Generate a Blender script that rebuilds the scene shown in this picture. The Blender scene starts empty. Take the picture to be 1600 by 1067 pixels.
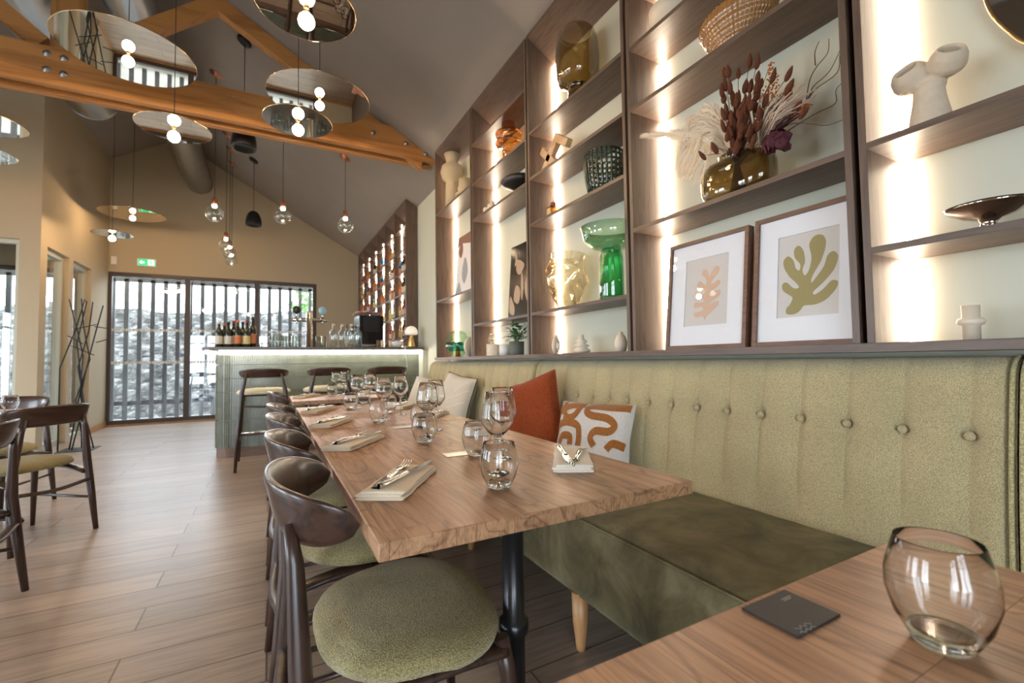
import bpy, bmesh, math, random
from math import sin, cos, pi, radians
from mathutils import Vector, Matrix

# ------------------------------------------------------------------ camera, sky, exposure
S = bpy.context.scene
COL = S.collection
cam_data = bpy.data.cameras.new('camera')
cam = bpy.data.objects.new('camera', cam_data)
COL.objects.link(cam)
_r = Vector((0.88031373, -0.47418401, -0.01404476))
_u = Vector((-0.00682236, -0.04225722, 0.99908347))
_f = Vector((0.4743429, 0.87941108, 0.04043467))
cam.matrix_world = Matrix(((_r.x, _u.x, -_f.x, 0), (_r.y, _u.y, -_f.y, 0), (_r.z, _u.z, -_f.z, 1.03), (0, 0, 0, 1)))
cam_data.sensor_width = 36
cam_data.lens = 704.475 / 1600 * 36
cam_data.clip_start = 0.02
cam_data.dof.use_dof = True
cam_data.dof.focus_distance = 1.25
cam_data.dof.aperture_fstop = 4.5
S.camera = cam

S.view_settings.view_transform = 'Standard'
S.view_settings.look = 'None'
S.view_settings.gamma = 1
S.view_settings.use_curve_mapping = False
S.view_settings.exposure = 0.6
S.cycles.use_denoising = True
S.cycles.max_bounces = 10
S.cycles.diffuse_bounces = 4
S.cycles.glossy_bounces = 5
S.cycles.transmission_bounces = 8
S.cycles.transparent_max_bounces = 24
S.cycles.sample_clamp_indirect = 6
S.cycles.blur_glossy = 0.5

world = bpy.data.worlds.new('world'); S.world = world
world.use_nodes = True
wn = world.node_tree.nodes
wn['Background'].inputs[0].default_value = (0.78, 0.89, 1.0, 1)
wn['Background'].inputs[1].default_value = 11

# daylight portals set in the window openings of the side and rear walls
def portal(x, y, z, sx, sy, rot):
    l = bpy.data.lights.new('daylight_portal', 'AREA'); l.shape = 'RECTANGLE'
    l.size = sx; l.size_y = sy; l.cycles.is_portal = True
    o = bpy.data.objects.new('daylight_portal', l); COL.objects.link(o)
    o.location = (x, y, z); o.rotation_euler = rot

# ------------------------------------------------------------------ helpers
class MB:
    def __init__(s): s.v = []; s.f = []; s.sm = []
    def add(s, vs, fs, smooth=False):
        n = len(s.v); s.v += [tuple(v) for v in vs]
        s.f += [tuple(n + i for i in f) for f in fs]; s.sm += [smooth] * len(fs); return s
    def box(s, x0, x1, y0, y1, z0, z1, M=None):
        vs = [(x, y, z) for x in (x0, x1) for y in (y0, y1) for z in (z0, z1)]
        if M is not None: vs = [M @ Vector(v) for v in vs]
        return s.add(vs, [(0, 1, 3, 2), (4, 6, 7, 5), (0, 4, 5, 1), (2, 3, 7, 6), (0, 2, 6, 4), (1, 5, 7, 3)])
    def tube(s, pts, rad, seg=10, caps=True, flat=None):
        pts = [Vector(p) for p in pts]; n = len(pts)
        rad = [rad] * n if not isinstance(rad, (list, tuple)) else rad
        vs = []; prev = None
        for i, p in enumerate(pts):
            d = (pts[min(i + 1, n - 1)] - pts[max(i - 1, 0)]).normalized()
            if prev is None:
                a = Vector((0, 0, 1)) if abs(d.z) < .9 else Vector((1, 0, 0))
                u = d.cross(a).normalized()
            else:
                u = (prev - d * prev.dot(d)).normalized()
            w = d.cross(u); prev = u
            k = 1 if flat is None else flat
            for j in range(seg):
                t = 2 * pi * j / seg
                vs.append(p + u * cos(t) * rad[i] + w * sin(t) * rad[i] * k)
        fs = [(i * seg + j, i * seg + (j + 1) % seg, (i + 1) * seg + (j + 1) % seg, (i + 1) * seg + j) for i in range(n - 1) for j in range(seg)]
        s.add(vs, fs, True)
        if caps:
            b = len(s.v) - n * seg
            s.f += [tuple(b + j for j in reversed(range(seg))), tuple(b + (n - 1) * seg + j for j in range(seg))]; s.sm += [False, False]
        return s
    def lathe(s, prof, seg=28, c=(0, 0, 0), sx=1, sy=1, M=None):
        vs = []; rings = []
        for r, z in prof:
            if r < 1e-6: rings.append([len(vs)]); vs.append((c[0], c[1], c[2] + z))
            else:
                rings.append(list(range(len(vs), len(vs) + seg)))
                vs += [(c[0] + r * cos(2 * pi * j / seg) * sx, c[1] + r * sin(2 * pi * j / seg) * sy, c[2] + z) for j in range(seg)]
        if M is not None: vs = [M @ Vector(v) for v in vs]
        fs = []
        for a, b in zip(rings, rings[1:]):
            for j in range(seg):
                k = (j + 1) % seg
                if len(a) == 1 and len(b) == 1: continue
                if len(a) == 1: fs.append((a[0], b[k], b[j]))
                elif len(b) == 1: fs.append((a[j], a[k], b[0]))
                else: fs.append((a[j], a[k], b[k], b[j]))
        return s.add(vs, fs, True)
    def grid(s, fn, nu, nv, wrap=False, smooth=True):
        vs = [fn(i / nu, j / nv) for i in range(nu + (0 if wrap else 1)) for j in range(nv + 1)]
        m = nu if wrap else nu
        fs = []
        for i in range(m):
            i2 = (i + 1) % nu if wrap else i + 1
            for j in range(nv):
                fs.append((i * (nv + 1) + j, i2 * (nv + 1) + j, i2 * (nv + 1) + j + 1, i * (nv + 1) + j + 1))
        return s.add(vs, fs, smooth)
    def prism(s, poly, fn, a, b, smooth=False):
        n = len(poly)
        vs = [fn(p[0], p[1], a) for p in poly] + [fn(p[0], p[1], b) for p in poly]
        fs = [(i, (i + 1) % n, n + (i + 1) % n, n + i) for i in range(n)]
        s.add(vs, fs, smooth)
        m = len(s.v) - 2 * n
        s.f += [tuple(m + i for i in reversed(range(n))), tuple(m + n + i for i in range(n))]; s.sm += [False, False]
        return s
    def sphere(s, c, r, seg=16, sz=1):
        k = seg // 2
        return s.lathe([(r * sin(pi * i / k) if 0 < i < k else 0, -r * sz * cos(pi * i / k)) for i in range(k + 1)], seg, c)
    def build(s, name, mat, parent=None, bevel=0, sub=0, loc=None, fix=True):
        me = bpy.data.meshes.new(name)
        me.from_pydata(s.v, [], s.f)
        me.polygons.foreach_set('use_smooth', s.sm)
        if fix:
            bm = bmesh.new(); bm.from_mesh(me); bmesh.ops.recalc_face_normals(bm, faces=bm.faces); bm.to_mesh(me); bm.free()
        me.materials.append(mat)
        o = bpy.data.objects.new(name, me); COL.objects.link(o)
        if parent is not None: o.parent = parent
        if loc is not None: o.location = loc
        if bevel:
            m = o.modifiers.new('bevel', 'BEVEL'); m.width = bevel; m.segments = 2; m.limit_method = 'ANGLE'; m.angle_limit = radians(50)
        if sub:
            m = o.modifiers.new('sub', 'SUBSURF'); m.levels = sub; m.render_levels = sub
        return o

def tag(o, label, cat, group=None, kind=None):
    o['label'] = label; o['category'] = cat
    if group: o['group'] = group
    if kind: o['kind'] = kind
    return o
def empty(name, loc, label, cat, group=None, rz=0):
    o = bpy.data.objects.new(name, None); COL.objects.link(o); o.location = loc; o.rotation_euler = (0, 0, rz)
    return tag(o, label, cat, group)
def struct(o): o['kind'] = 'structure'; return o
def dup(root, loc, rz=None, label=None, group=None, rot=None):
    def cp(o, par):
        c = o.copy(); COL.objects.link(c); c.parent = par
        for ch in list(o.children): cp(ch, c)
        return c
    r = cp(root, None); r.location = loc
    if rz is not None: r.rotation_euler = (0, 0, rz)
    if rot is not None: r.rotation_euler = rot
    if label: r['label'] = label
    if group: r['group'] = group
    return r
def sgn(a): return -1 if a < 0 else 1
def spow(a, e): return sgn(a) * abs(a) ** e
def smooth_poly(pts, n=6, closed=True):
    out = []; m = len(pts)
    rng = range(m if closed else m - 1)
    for i in rng:
        g = lambda k: pts[k % m] if closed else pts[max(0, min(m - 1, k))]
        p0, p1, p2, p3 = g(i - 1), g(i), g(i + 1), g(i + 2)
        for j in range(n):
            t = j / n
            out.append(tuple(.5 * (2 * b + (c - a) * t + (2 * a - 5 * b + 4 * c - d) * t * t + (-a + 3 * b - 3 * c + d) * t ** 3) for a, b, c, d in zip(p0, p1, p2, p3)))
    if not closed: out.append(tuple(pts[-1]))
    return out

# ------------------------------------------------------------------ materials
def newmat(name):
    m = bpy.data.materials.new(name); m.use_nodes = True
    return m, m.node_tree, m.node_tree.nodes['Principled BSDF']
def N(t, typ, **kw):
    n = t.nodes.new(typ)
    for k, v in kw.items():
        if k == 'inp':
            for a, b in v.items(): n.inputs[a].default_value = b
        else: setattr(n, k, v)
    return n
def L(t, a, b): t.links.new(a, b)
def ramp(t, fac, stops):
    n = N(t, 'ShaderNodeValToRGB'); e = n.color_ramp.elements
    e[0].position, e[0].color = stops[0][0], (*stops[0][1], 1)
    e[1].position, e[1].color = stops[-1][0], (*stops[-1][1], 1)
    for p, c in stops[1:-1]:
        x = e.new(p); x.color = (*c, 1)
    L(t, fac, n.inputs[0]); return n.outputs[0]
def coords(t, scale=(1, 1, 1), rot=(0, 0, 0), src='Object'):
    c = N(t, 'ShaderNodeTexCoord'); m = N(t, 'ShaderNodeMapping')
    m.inputs['Scale'].default_value = scale; m.inputs['Rotation'].default_value = rot
    L(t, c.outputs[src], m.inputs[0]); return m.outputs[0]
def bump(t, b, h, strength=.3, dist=.002):
    n = N(t, 'ShaderNodeBump', inp={'Strength': strength, 'Distance': dist}); L(t, h, n.inputs['Height']); L(t, n.outputs[0], b.inputs['Normal']); return n
def plain(name, col, rough=.5, metal=0, coat=0, noise=0, nscale=40, spec=None, bmp=0):
    m, t, b = newmat(name)
    b.inputs['Base Color'].default_value = (*col, 1); b.inputs['Roughness'].default_value = rough; b.inputs['Metallic'].default_value = metal
    if coat: b.inputs['Coat Weight'].default_value = coat; b.inputs['Coat Roughness'].default_value = .15
    if spec is not None: b.inputs['Specular IOR Level'].default_value = spec
    if noise or bmp:
        v = coords(t); n = N(t, 'ShaderNodeTexNoise', inp={'Scale': nscale, 'Detail': 4}); L(t, v, n.inputs['Vector'])
        if noise:
            L(t, ramp(t, n.outputs[0], [(.3, tuple(c * (1 - noise) for c in col)), (.7, tuple(min(1, c * (1 + noise)) for c in col))]), b.inputs['Base Color'])
        if bmp: bump(t, b, n.outputs[0], bmp)
    return m
def wood(name, c1, c2, along='Y', board=0, blen=1.2, rough=.4, grain=1.0, var=.25, coat=0, pores=0, mortar=.0015, mcol=None, bmp=.15, ring=8.0):
    """grain runs along the given object axis; board > 0 splits it into boards"""
    m, t, b = newmat(name)
    rot = {'X': (0, 0, 0), 'Y': (0, 0, radians(90)), 'Z': (0, radians(90), 0)}[along]
    v = coords(t, rot=rot)           # after this the grain runs along local x
    st = N(t, 'ShaderNodeMapping'); st.inputs['Scale'].default_value = (1.2, 14, 14); L(t, v, st.inputs[0])
    src = st.outputs[0]
    if board:
        br = N(t, 'ShaderNodeTexBrick', offset=.37, squash=1, inp={'Color1': (0, 0, 0, 1), 'Color2': (1, 1, 1, 1), 'Mortar': (.5, .5, .5, 1), 'Scale': 1, 'Mortar Size': mortar, 'Mortar Smooth': .3, 'Bias': 0, 'Brick Width': blen, 'Row Height': board})
        L(t, v, br.inputs['Vector'])
        ad = N(t, 'ShaderNodeVectorMath', operation='MULTIPLY_ADD'); ad.inputs[1].default_value = (7, 3, 11)
        L(t, br.outputs['Color'], ad.inputs[0]); L(t, src, ad.inputs[2]); src = ad.outputs[0]
    n1 = N(t, 'ShaderNodeTexNoise', inp={'Scale': 1.0 * grain, 'Detail': 3, 'Distortion': .6}); L(t, src, n1.inputs['Vector'])
    mu = N(t, 'ShaderNodeMath', operation='MULTIPLY', inp={1: ring}); L(t, n1.outputs[0], mu.inputs[0])
    fr = N(t, 'ShaderNodeMath', operation='PINGPONG', inp={1: 1.0}); L(t, mu.outputs[0], fr.inputs[0])
    n2 = N(t, 'ShaderNodeTexNoise', inp={'Scale': 6 * grain, 'Detail': 6, 'Roughness': .7}); L(t, src, n2.inputs['Vector'])
    mx = N(t, 'ShaderNodeMath', operation='MULTIPLY_ADD', inp={1: .45}); L(t, fr.outputs[0], mx.inputs[0])
    m2 = N(t, 'ShaderNodeMath', operation='MULTIPLY', inp={1: .6}); L(t, n2.outputs[0], m2.inputs[0]); L(t, m2.outputs[0], mx.inputs[2])
    col = ramp(t, mx.outputs[0], [(.18, c2), (.62, c1)])
    if board:
        hs = N(t, 'ShaderNodeHueSaturation'); L(t, col, hs.inputs['Color'])
        mr = N(t, 'ShaderNodeMapRange', inp={'To Min': 1 - var, 'To Max': 1 + var * .6}); L(t, br.outputs['Color'], mr.inputs[0]); L(t, mr.outputs[0], hs.inputs['Value'])
        mm = N(t, 'ShaderNodeMix', data_type='RGBA'); L(t, br.outputs['Fac'], mm.inputs[0]); L(t, hs.outputs[0], mm.inputs[6]); mm.inputs[7].default_value = (*(mcol or tuple(c * .3 for c in c2)), 1)
        col = mm.outputs[2]
    if pores:
        s2 = N(t, 'ShaderNodeMapping'); s2.inputs['Scale'].default_value = (6, 260, 60); L(t, v, s2.inputs[0])
        n5 = N(t, 'ShaderNodeTexNoise', inp={'Scale': 1, 'Detail': 3, 'Roughness': .6, 'Distortion': .3}); L(t, s2.outputs[0], n5.inputs['Vector'])
        pm = N(t, 'ShaderNodeMix', data_type='RGBA', blend_type='MULTIPLY', inp={0: pores}); L(t, col, pm.inputs[6]); L(t, ramp(t, n5.outputs[0], [(.36, (.35, .28, .24)), (.50, (1, 1, 1))]), pm.inputs[7]); col = pm.outputs[2]
        s3 = N(t, 'ShaderNodeMapping'); s3.inputs['Scale'].default_value = (1.1, 5.5, 5.5); L(t, v, s3.inputs[0])
        a3 = N(t, 'ShaderNodeVectorMath', operation='MULTIPLY_ADD'); a3.inputs[1].default_value = (5, 9, 4); L(t, br.outputs['Color'], a3.inputs[0]); L(t, s3.outputs[0], a3.inputs[2])
        n6 = N(t, 'ShaderNodeTexNoise', inp={'Scale': 1, 'Detail': 2, 'Roughness': .45, 'Distortion': .25}); L(t, a3.outputs[0], n6.inputs['Vector'])
        m6 = N(t, 'ShaderNodeMath', operation='MULTIPLY', inp={1: 26}); L(t, n6.outputs[0], m6.inputs[0])
        p6 = N(t, 'ShaderNodeMath', operation='PINGPONG', inp={1: 1.0}); L(t, m6.outputs[0], p6.inputs[0])
        q6 = N(t, 'ShaderNodeMix', data_type='RGBA', blend_type='MULTIPLY', inp={0: .75}); L(t, col, q6.inputs[6]); L(t, ramp(t, p6.outputs[0], [(.0, (.42, .34, .30)), (.22, (1, 1, 1))]), q6.inputs[7]); col = q6.outputs[2]
    L(t, col, b.inputs['Base Color']); b.inputs['Roughness'].default_value = rough
    if coat: b.inputs['Coat Weight'].default_value = coat; b.inputs['Coat Roughness'].default_value = .12
    if bmp: bump(t, b, mx.outputs[0], bmp, .001)
    return m
def fabric(name, col, scale=400, strength=.6, var=.25, big=.1, dist=.002, sheen=.3, src='Object'):
    m, t, b = newmat(name)
    v = coords(t, src=src)
    n = N(t, 'ShaderNodeTexNoise', inp={'Scale': scale, 'Detail': 3, 'Roughness': .6}); L(t, v, n.inputs['Vector'])
    vo = N(t, 'ShaderNodeTexVoronoi', inp={'Scale': scale * .7}); L(t, v, vo.inputs['Vector'])
    ad = N(t, 'ShaderNodeMath', operation='SUBTRACT'); L(t, n.outputs[0], ad.inputs[0]); L(t, vo.outputs['Distance'], ad.inputs[1])
    n2 = N(t, 'ShaderNodeTexNoise', inp={'Scale': 5, 'Detail': 2}); L(t, v, n2.inputs['Vector'])
    m3 = N(t, 'ShaderNodeMath', operation='MULTIPLY_ADD', inp={1: big * 4}); L(t, n2.outputs[0], m3.inputs[0]); L(t, ad.outputs[0], m3.inputs[2])
    L(t, ramp(t, m3.outputs[0], [(-.0, tuple(c * (1 - var) for c in col)), (.6, tuple(min(1, c * (1 + var)) for c in col))]), b.inputs['Base Color'])
    b.inputs['Roughness'].default_value = .95; b.inputs['Sheen Weight'].default_value = sheen; b.inputs['Specular IOR Level'].default_value = .2
    bump(t, b, ad.outputs[0], strength, dist)
    return m
def emis(name, col, s):
    m, t, b = newmat(name); b.inputs['Base Color'].default_value = (*col, 1)
    b.inputs['Emission Color'].default_value = (*col, 1); b.inputs['Emission Strength'].default_value = s; return m
def glass(name, tint=(.97, .985, .98), base=.05, rough=.0, power=3.5, refl=.95, edge=None):
    """thin glass: what is behind shows through, the sky and lamps are mirrored more towards the rim"""
    m = bpy.data.materials.new(name); m.use_nodes = True; t = m.node_tree; t.nodes.clear()
    out = N(t, 'ShaderNodeOutputMaterial'); mix = N(t, 'ShaderNodeMixShader')
    tr = N(t, 'ShaderNodeBsdfTransparent'); gl = N(t, 'ShaderNodeBsdfGlossy', inp={'Roughness': rough})
    lw = N(t, 'ShaderNodeLayerWeight', inp={'Blend': .5})
    pw = N(t, 'ShaderNodeMath', operation='POWER', inp={1: power}); L(t, lw.outputs['Facing'], pw.inputs[0])
    ma = N(t, 'ShaderNodeMath', operation='MULTIPLY_ADD', inp={1: refl - base, 2: base}); L(t, pw.outputs[0], ma.inputs[0])
    e = edge or tuple(c * .75 for c in tint)
    cm = N(t, 'ShaderNodeMix', data_type='RGBA'); L(t, pw.outputs[0], cm.inputs[0]); cm.inputs[6].default_value = (*tint, 1); cm.inputs[7].default_value = (*e, 1)
    L(t, cm.outputs[2], tr.inputs[0]); gl.inputs[0].default_value = (1, 1, 1, 1)
    L(t, ma.outputs[0], mix.inputs[0]); L(t, tr.outputs[0], mix.inputs[1]); L(t, gl.outputs[0], mix.inputs[2]); L(t, mix.outputs[0], out.inputs[0])
    return m
def solid_glass(name, col=(1, 1, 1), rough=0):
    m, t, b = newmat(name); b.inputs['Base Color'].default_value = (*col, 1); b.inputs['Transmission Weight'].default_value = 1
    b.inputs['Roughness'].default_value = rough; b.inputs['IOR'].default_value = 1.40; return m

M = {}
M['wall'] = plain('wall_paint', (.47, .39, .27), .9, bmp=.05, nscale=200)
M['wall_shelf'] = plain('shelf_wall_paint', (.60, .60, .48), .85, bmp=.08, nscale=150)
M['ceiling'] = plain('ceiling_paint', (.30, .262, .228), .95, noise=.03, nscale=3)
M['jamb'] = plain('door_paint', (.50, .50, .42), .6)
M['floor'] = wood('floor_planks', (.37, .28, .215), (.26, .19, .142), 'X', .19, 1.22, .34, 1.3, .16, mortar=.004, mcol=(.12, .085, .06), bmp=.05)
M['oak'] = wood('oak_top', (.48, .272, .147), (.30, .158, .080), 'Y', .115, .62, .38, 1.0, .18, mortar=.0006, mcol=(.14, .07, .035), bmp=.2, ring=12, pores=.5)
M['walnut'] = wood('dark_walnut', (.052, .026, .018), (.016, .008, .006), 'Z', rough=.36, coat=.15, bmp=.03)
M['walnut_y'] = wood('dark_walnut_bent', (.060, .030, .021), (.018, .009, .007), 'Y', rough=.30, coat=.2, bmp=.03)
M['laminate'] = wood('taupe_laminate', (.125, .080, .056), (.066, .042, .029), 'Z', rough=.42, grain=4, ring=3, bmp=.2)
M['laminate_y'] = wood('taupe_laminate_shelf', (.125, .080, .056), (.066, .042, .029), 'Y', rough=.42, grain=4, ring=3, bmp=.2)
M['beam'] = wood('glulam', (.52, .235, .065), (.30, .12, .03), 'X', rough=.55, grain=.6, bmp=.1, ring=5)
M['beam_z'] = wood('glulam_post', (.44, .20, .055), (.25, .10, .026), 'Z', rough=.6, grain=.6, ring=5)
M['seat'] = fabric('seat_boucle', (.38, .315, .14), 480, .8, .4, dist=.003)
M['back'] = fabric('banquette_weave', (.60, .50, .27), 520, .9, .3, dist=.003)
M['piping'] = fabric('banquette_piping', (.46, .40, .20), 300, .5, .3)
def velvet():
    m, t, b = newmat('olive_velvet'); v = coords(t)
    n = N(t, 'ShaderNodeTexNoise', inp={'Scale': 5.5, 'Detail': 5, 'Roughness': .62, 'Distortion': .6}); L(t, v, n.inputs['Vector'])
    L(t, ramp(t, n.outputs[0], [(.34, (.065, .048, .020)), (.5, (.13, .098, .042)), (.66, (.20, .160, .08))]), b.inputs['Base Color'])
    b.inputs['Roughness'].default_value = .75; b.inputs['Sheen Weight'].default_value = .22; b.inputs['Sheen Tint'].default_value = (.6, .7, .5, 1); b.inputs['Specular IOR Level'].default_value = .25
    bump(t, b, n.outputs[0], .2, .01); return m
M['velvet'] = velvet()
M['frame_brown'] = plain('window_frame_brown', (.055, .036, .028), .45)
M['black'] = plain('black_metal', (.012, .012, .013), .4, metal=.3)
M['iron'] = plain('cast_iron', (.012, .012, .014), .35, metal=.4, coat=.3)
M['steel'] = plain('polished_steel', (.72, .71, .69), .12, metal=1)
M['cutlery'] = plain('cutlery_steel', (.66, .65, .63), .14, metal=1)
M['chrome'] = plain('chrome', (.55, .50, .46), .06, metal=1)
M['brass'] = plain('brass', (.80, .55, .25), .18, metal=1)
M['gold_rim'] = plain('gold_rim', (.72, .50, .28), .2, metal=1)
M['copper'] = plain('copper', (.55, .20, .12), .3, metal=.8)
M['duct'] = plain('duct_base', (.42, .44, .46), .3, metal=1)
M['galv'] = plain('galvanised', (.45, .45, .44), .35, metal=1)
M['mirror'] = plain('tinted_mirror', (.74, .68, .58), .015, metal=1)
M['wallmirror'] = plain('smoked_mirror', (.30, .27, .24), .03, metal=1)
M['oak_leg'] = wood('oak_leg', (.50, .26, .11), (.33, .16, .06), 'Z', rough=.4)
M['linen'] = fabric('linen_napkin', (.80, .67, .50), 500, .2, .06, sheen=.1, dist=.0008)
M['linen_w'] = fabric('pale_napkin', (.84, .76, .64), 500, .2, .06, sheen=.1, dist=.0008)
M['cord'] = plain('cord_black', (.02, .02, .02), .7)
M['glass'] = glass('clear_glass')
M['goldrib'] = plain('golden_brown_glass', (.30, .145, .045), .12, coat=.6)
M['realglass'] = solid_glass('drinking_glass', (.985, .995, .99))
M['winglass'] = glass('pane_glass', (.96, .98, .98), .05, 0, 4, 1.0)
M['thickglass'] = solid_glass('glass_foot', (.97, .99, .98))
M['bulb'] = emis('bulb_glow', (1, .68, .38), 250)
M['lamp'] = emis('pendant_glow', (1, .72, .45), 60)
M['led'] = emis('led_strip', (1, .80, .62), 50)
M['ledbar'] = emis('led_bar_strip', (1, .90, .80), 16)
M['bead'] = plain('sand_ceramic', (.60, .50, .37), .8, noise=.05, nscale=60, bmp=.1)
M['cream'] = plain('cream_ceramic', (.72, .62, .48), .6)
M['tan'] = plain('tan_ceramic', (.50, .40, .26), .8, bmp=.1)
M['blackc'] = plain('black_ceramic', (.02, .017, .015), .4)
M['beech'] = wood('pale_beech', (.62, .40, .22), (.48, .28, .14), 'Y', rough=.5)
M['amber'] = glass('amber_glass', (.88, .54, .22), .06, 0, 2.5, .8, (.6, .27, .06))
M['amber_l'] = glass('pale_amber_glass', (.98, .955, .87), .10, 0, 1.8, .85, (.66, .50, .28))
M['smoke'] = glass('smoke_glass', (.76, .68, .50), .06, 0, 2.5, .8, (.15, .10, .04))
M['smoked'] = glass('dark_smoke_glass', (.52, .42, .26), .06, 0, 2.5, .8, (.08, .05, .02))
M['green'] = glass('green_glass', (.76, .92, .80), .08, 0, 2.5, .8, (.30, .62, .42))
M['green_d'] = glass('deep_green_glass', (.46, .82, .58), .08, 0, 2.5, .8, (.06, .36, .18))
M['clear2'] = glass('faint_glass', (.90, .94, .93), .10, 0, 2.5, .9)
M['darkgreen'] = plain('glazed_dark_green', (.03, .05, .03), .1, coat=.8)
M['leaf'] = plain('plant_leaf', (.05, .14, .035), .4)
M['pot'] = plain('green_grey_pot', (.10, .115, .095), .7)
M['pampas'] = plain('pampas', (1.0, .86, .66), .95)
M['bunny'] = plain('rust_bunny_tail', (.115, .034, .012), 1.0, noise=.3, nscale=200)
M['orange'] = plain('orange_berries', (.55, .15, .03), .8)
M['straw'] = plain('bleached_straw', (.66, .52, .40), .8)
M['twig'] = plain('dark_twig', (.10, .055, .035), .8)
M['burg'] = plain('burgundy_petal', (.075, .012, .02), .8)
M['matwhite'] = plain('mount_board', (.88, .89, .92), .7)
M['paper'] = plain('cream_paper', (.70, .67, .63), .7)
M['frame_w'] = wood('walnut_picture_frame', (.17, .085, .055), (.10, .05, .032), 'Y', rough=.45, grain=3)
M['peach'] = plain('peach_print', (.72, .50, .36), .7)
M['olive'] = plain('olive_print', (.36, .30, .12), .6)
M['rust'] = fabric('rust_velvet', (.30, .058, .014), 250, .5, .25, sheen=.15)
M['white_f'] = fabric('off_white_cotton', (.68, .63, .57), 350, .5, .1)
M['rust_t'] = fabric('rust_tufting', (.38, .14, .03), 300, .8, .25)
M['cream_f'] = fabric('cream_linen_cushion', (.66, .60, .50), 350, .4, .1)
M['olive_f'] = fabric('olive_linen_cushion', (.28, .26, .17), 350, .4, .1)
M['olive_p'] = plain('dark_olive_piping', (.06, .06, .03), .8)
M['screen_black'] = plain('gloss_black', (.008, .008, .009), .12, coat=.5)
M['white'] = plain('white_plastic', (.75, .74, .70), .5)
M['plate'] = plain('brushed_plate', (.62, .60, .57), .35, metal=.9)
M['cardb'] = plain('black_card', (.022, .020, .020), .55)
M['print_p'] = plain('pale_print', (.30, .28, .25), .6)
M['stool_seat'] = fabric('stool_seat_cream', (.68, .62, .40), 330, .5, .2)
M['concrete'] = plain('bar_top', (.10, .085, .072), .35, noise=.1, nscale=20)
M['slat'] = plain('fence_slat', (.085, .088, .10), .7, noise=.2, nscale=12)
M['grass'] = plain('grass', (.13, .22, .06), 1, noise=.4, nscale=14)
M['paving'] = plain('paving', (.30, .29, .27), .9, noise=.2, nscale=3)
M['foliage'] = plain('foliage', (.16, .30, .09), .9, noise=.5, nscale=9)

def stone():
    m, t, b = newmat('rubble_stone'); v = coords(t, (1, 1, 2.3))
    vo = N(t, 'ShaderNodeTexVoronoi', feature='F1', inp={'Scale': 5.6, 'Randomness': 1}); L(t, v, vo.inputs['Vector'])
    ve = N(t, 'ShaderNodeTexVoronoi', feature='DISTANCE_TO_EDGE', inp={'Scale': 5.6}); L(t, v, ve.inputs['Vector'])
    n = N(t, 'ShaderNodeTexNoise', inp={'Scale': 7, 'Detail': 8, 'Roughness': .7}); L(t, v, n.inputs['Vector'])
    c1 = ramp(t, vo.outputs['Color'], [(.0, (.06, .06, .065)), (.45, (.17, .17, .17)), (1, (.34, .335, .33))])
    mm = N(t, 'ShaderNodeMix', data_type='RGBA', blend_type='MULTIPLY', inp={0: .85}); L(t, c1, mm.inputs[6]); L(t, ramp(t, n.outputs[0], [(.3, (.35, .35, .36)), (.65, (1.15, 1.12, 1.08))]), mm.inputs[7])
    m2 = N(t, 'ShaderNodeMix', data_type='RGBA'); L(t, ramp(t, ve.outputs['Distance'], [(0, (1, 1, 1)), (.05, (0, 0, 0))]), m2.inputs[0]); L(t, mm.outputs[2], m2.inputs[6]); m2.inputs[7].default_value = (.06, .06, .05, 1)
    L(t, m2.outputs[2], b.inputs['Base Color']); b.inputs['Roughness'].default_value = .95
    bump(t, b, ve.outputs['Distance'], .8, .03); return m
M['stone'] = stone()
def tiles():
    m, t, b = newmat('sage_tile'); v = coords(t)
    n = N(t, 'ShaderNodeTexNoise', inp={'Scale': 9, 'Detail': 2}); L(t, v, n.inputs['Vector'])
    L(t, ramp(t, n.outputs[0], [(.3, (.10, .112, .082)), (.7, (.145, .158, .118))]), b.inputs['Base Color'])
    b.inputs['Roughness'].default_value = .22; return m
M['tile'] = tiles()
M['skirt'] = wood('brown_skirting', (.17, .095, .06), (.11, .06, .038), 'X', rough=.5)
M['grout'] = plain('tile_grout', (.30, .30, .24), .9)

# ------------------------------------------------------------------ the room
XR, XL, YB, YM, YF = 1.81, -2.4, 9.9, 7.33, -3.0
XFAR, RX, RZ, SL = -5.0, -1.5, 5.087, .577
def zc(x): return RZ - SL * abs(x - RX)
struct(MB().box(XFAR, XR + .2, YF, YM, -.1, 0).box(XFAR, XR + .2, YM, YB + .1, -.1, 0).build('floor', M['floor']))
c = MB()
c.prism([(RX, RZ), (XR + .25, zc(XR + .25)), (XR + .25, zc(XR + .25) + .12), (RX, RZ + .12)], lambda a, b, y: (a, y, b), YF - .1, YB + .1)
c.prism([(RX, RZ), (RX, RZ + .12), (XFAR - .2, zc(XFAR - .2) + .12), (XFAR - .2, zc(XFAR - .2))], lambda a, b, y: (a, y, b), YF - .1, YB + .1)
struct(c.build('ceiling', M['ceiling']))
# right wall, cream behind the shelving
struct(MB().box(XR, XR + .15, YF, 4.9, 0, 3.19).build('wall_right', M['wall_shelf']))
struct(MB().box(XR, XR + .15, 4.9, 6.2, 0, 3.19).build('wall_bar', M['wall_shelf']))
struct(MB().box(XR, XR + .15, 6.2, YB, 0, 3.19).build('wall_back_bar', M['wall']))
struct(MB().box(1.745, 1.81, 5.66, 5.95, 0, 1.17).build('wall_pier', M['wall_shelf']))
struct(MB().box(1.80, 1.808, 4.85, 5.30, 0, 2.32).box(1.797, 1.80, 4.89, 5.26, 0, 2.28).build('trim_1', M['wall'], bevel=.002))
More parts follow.
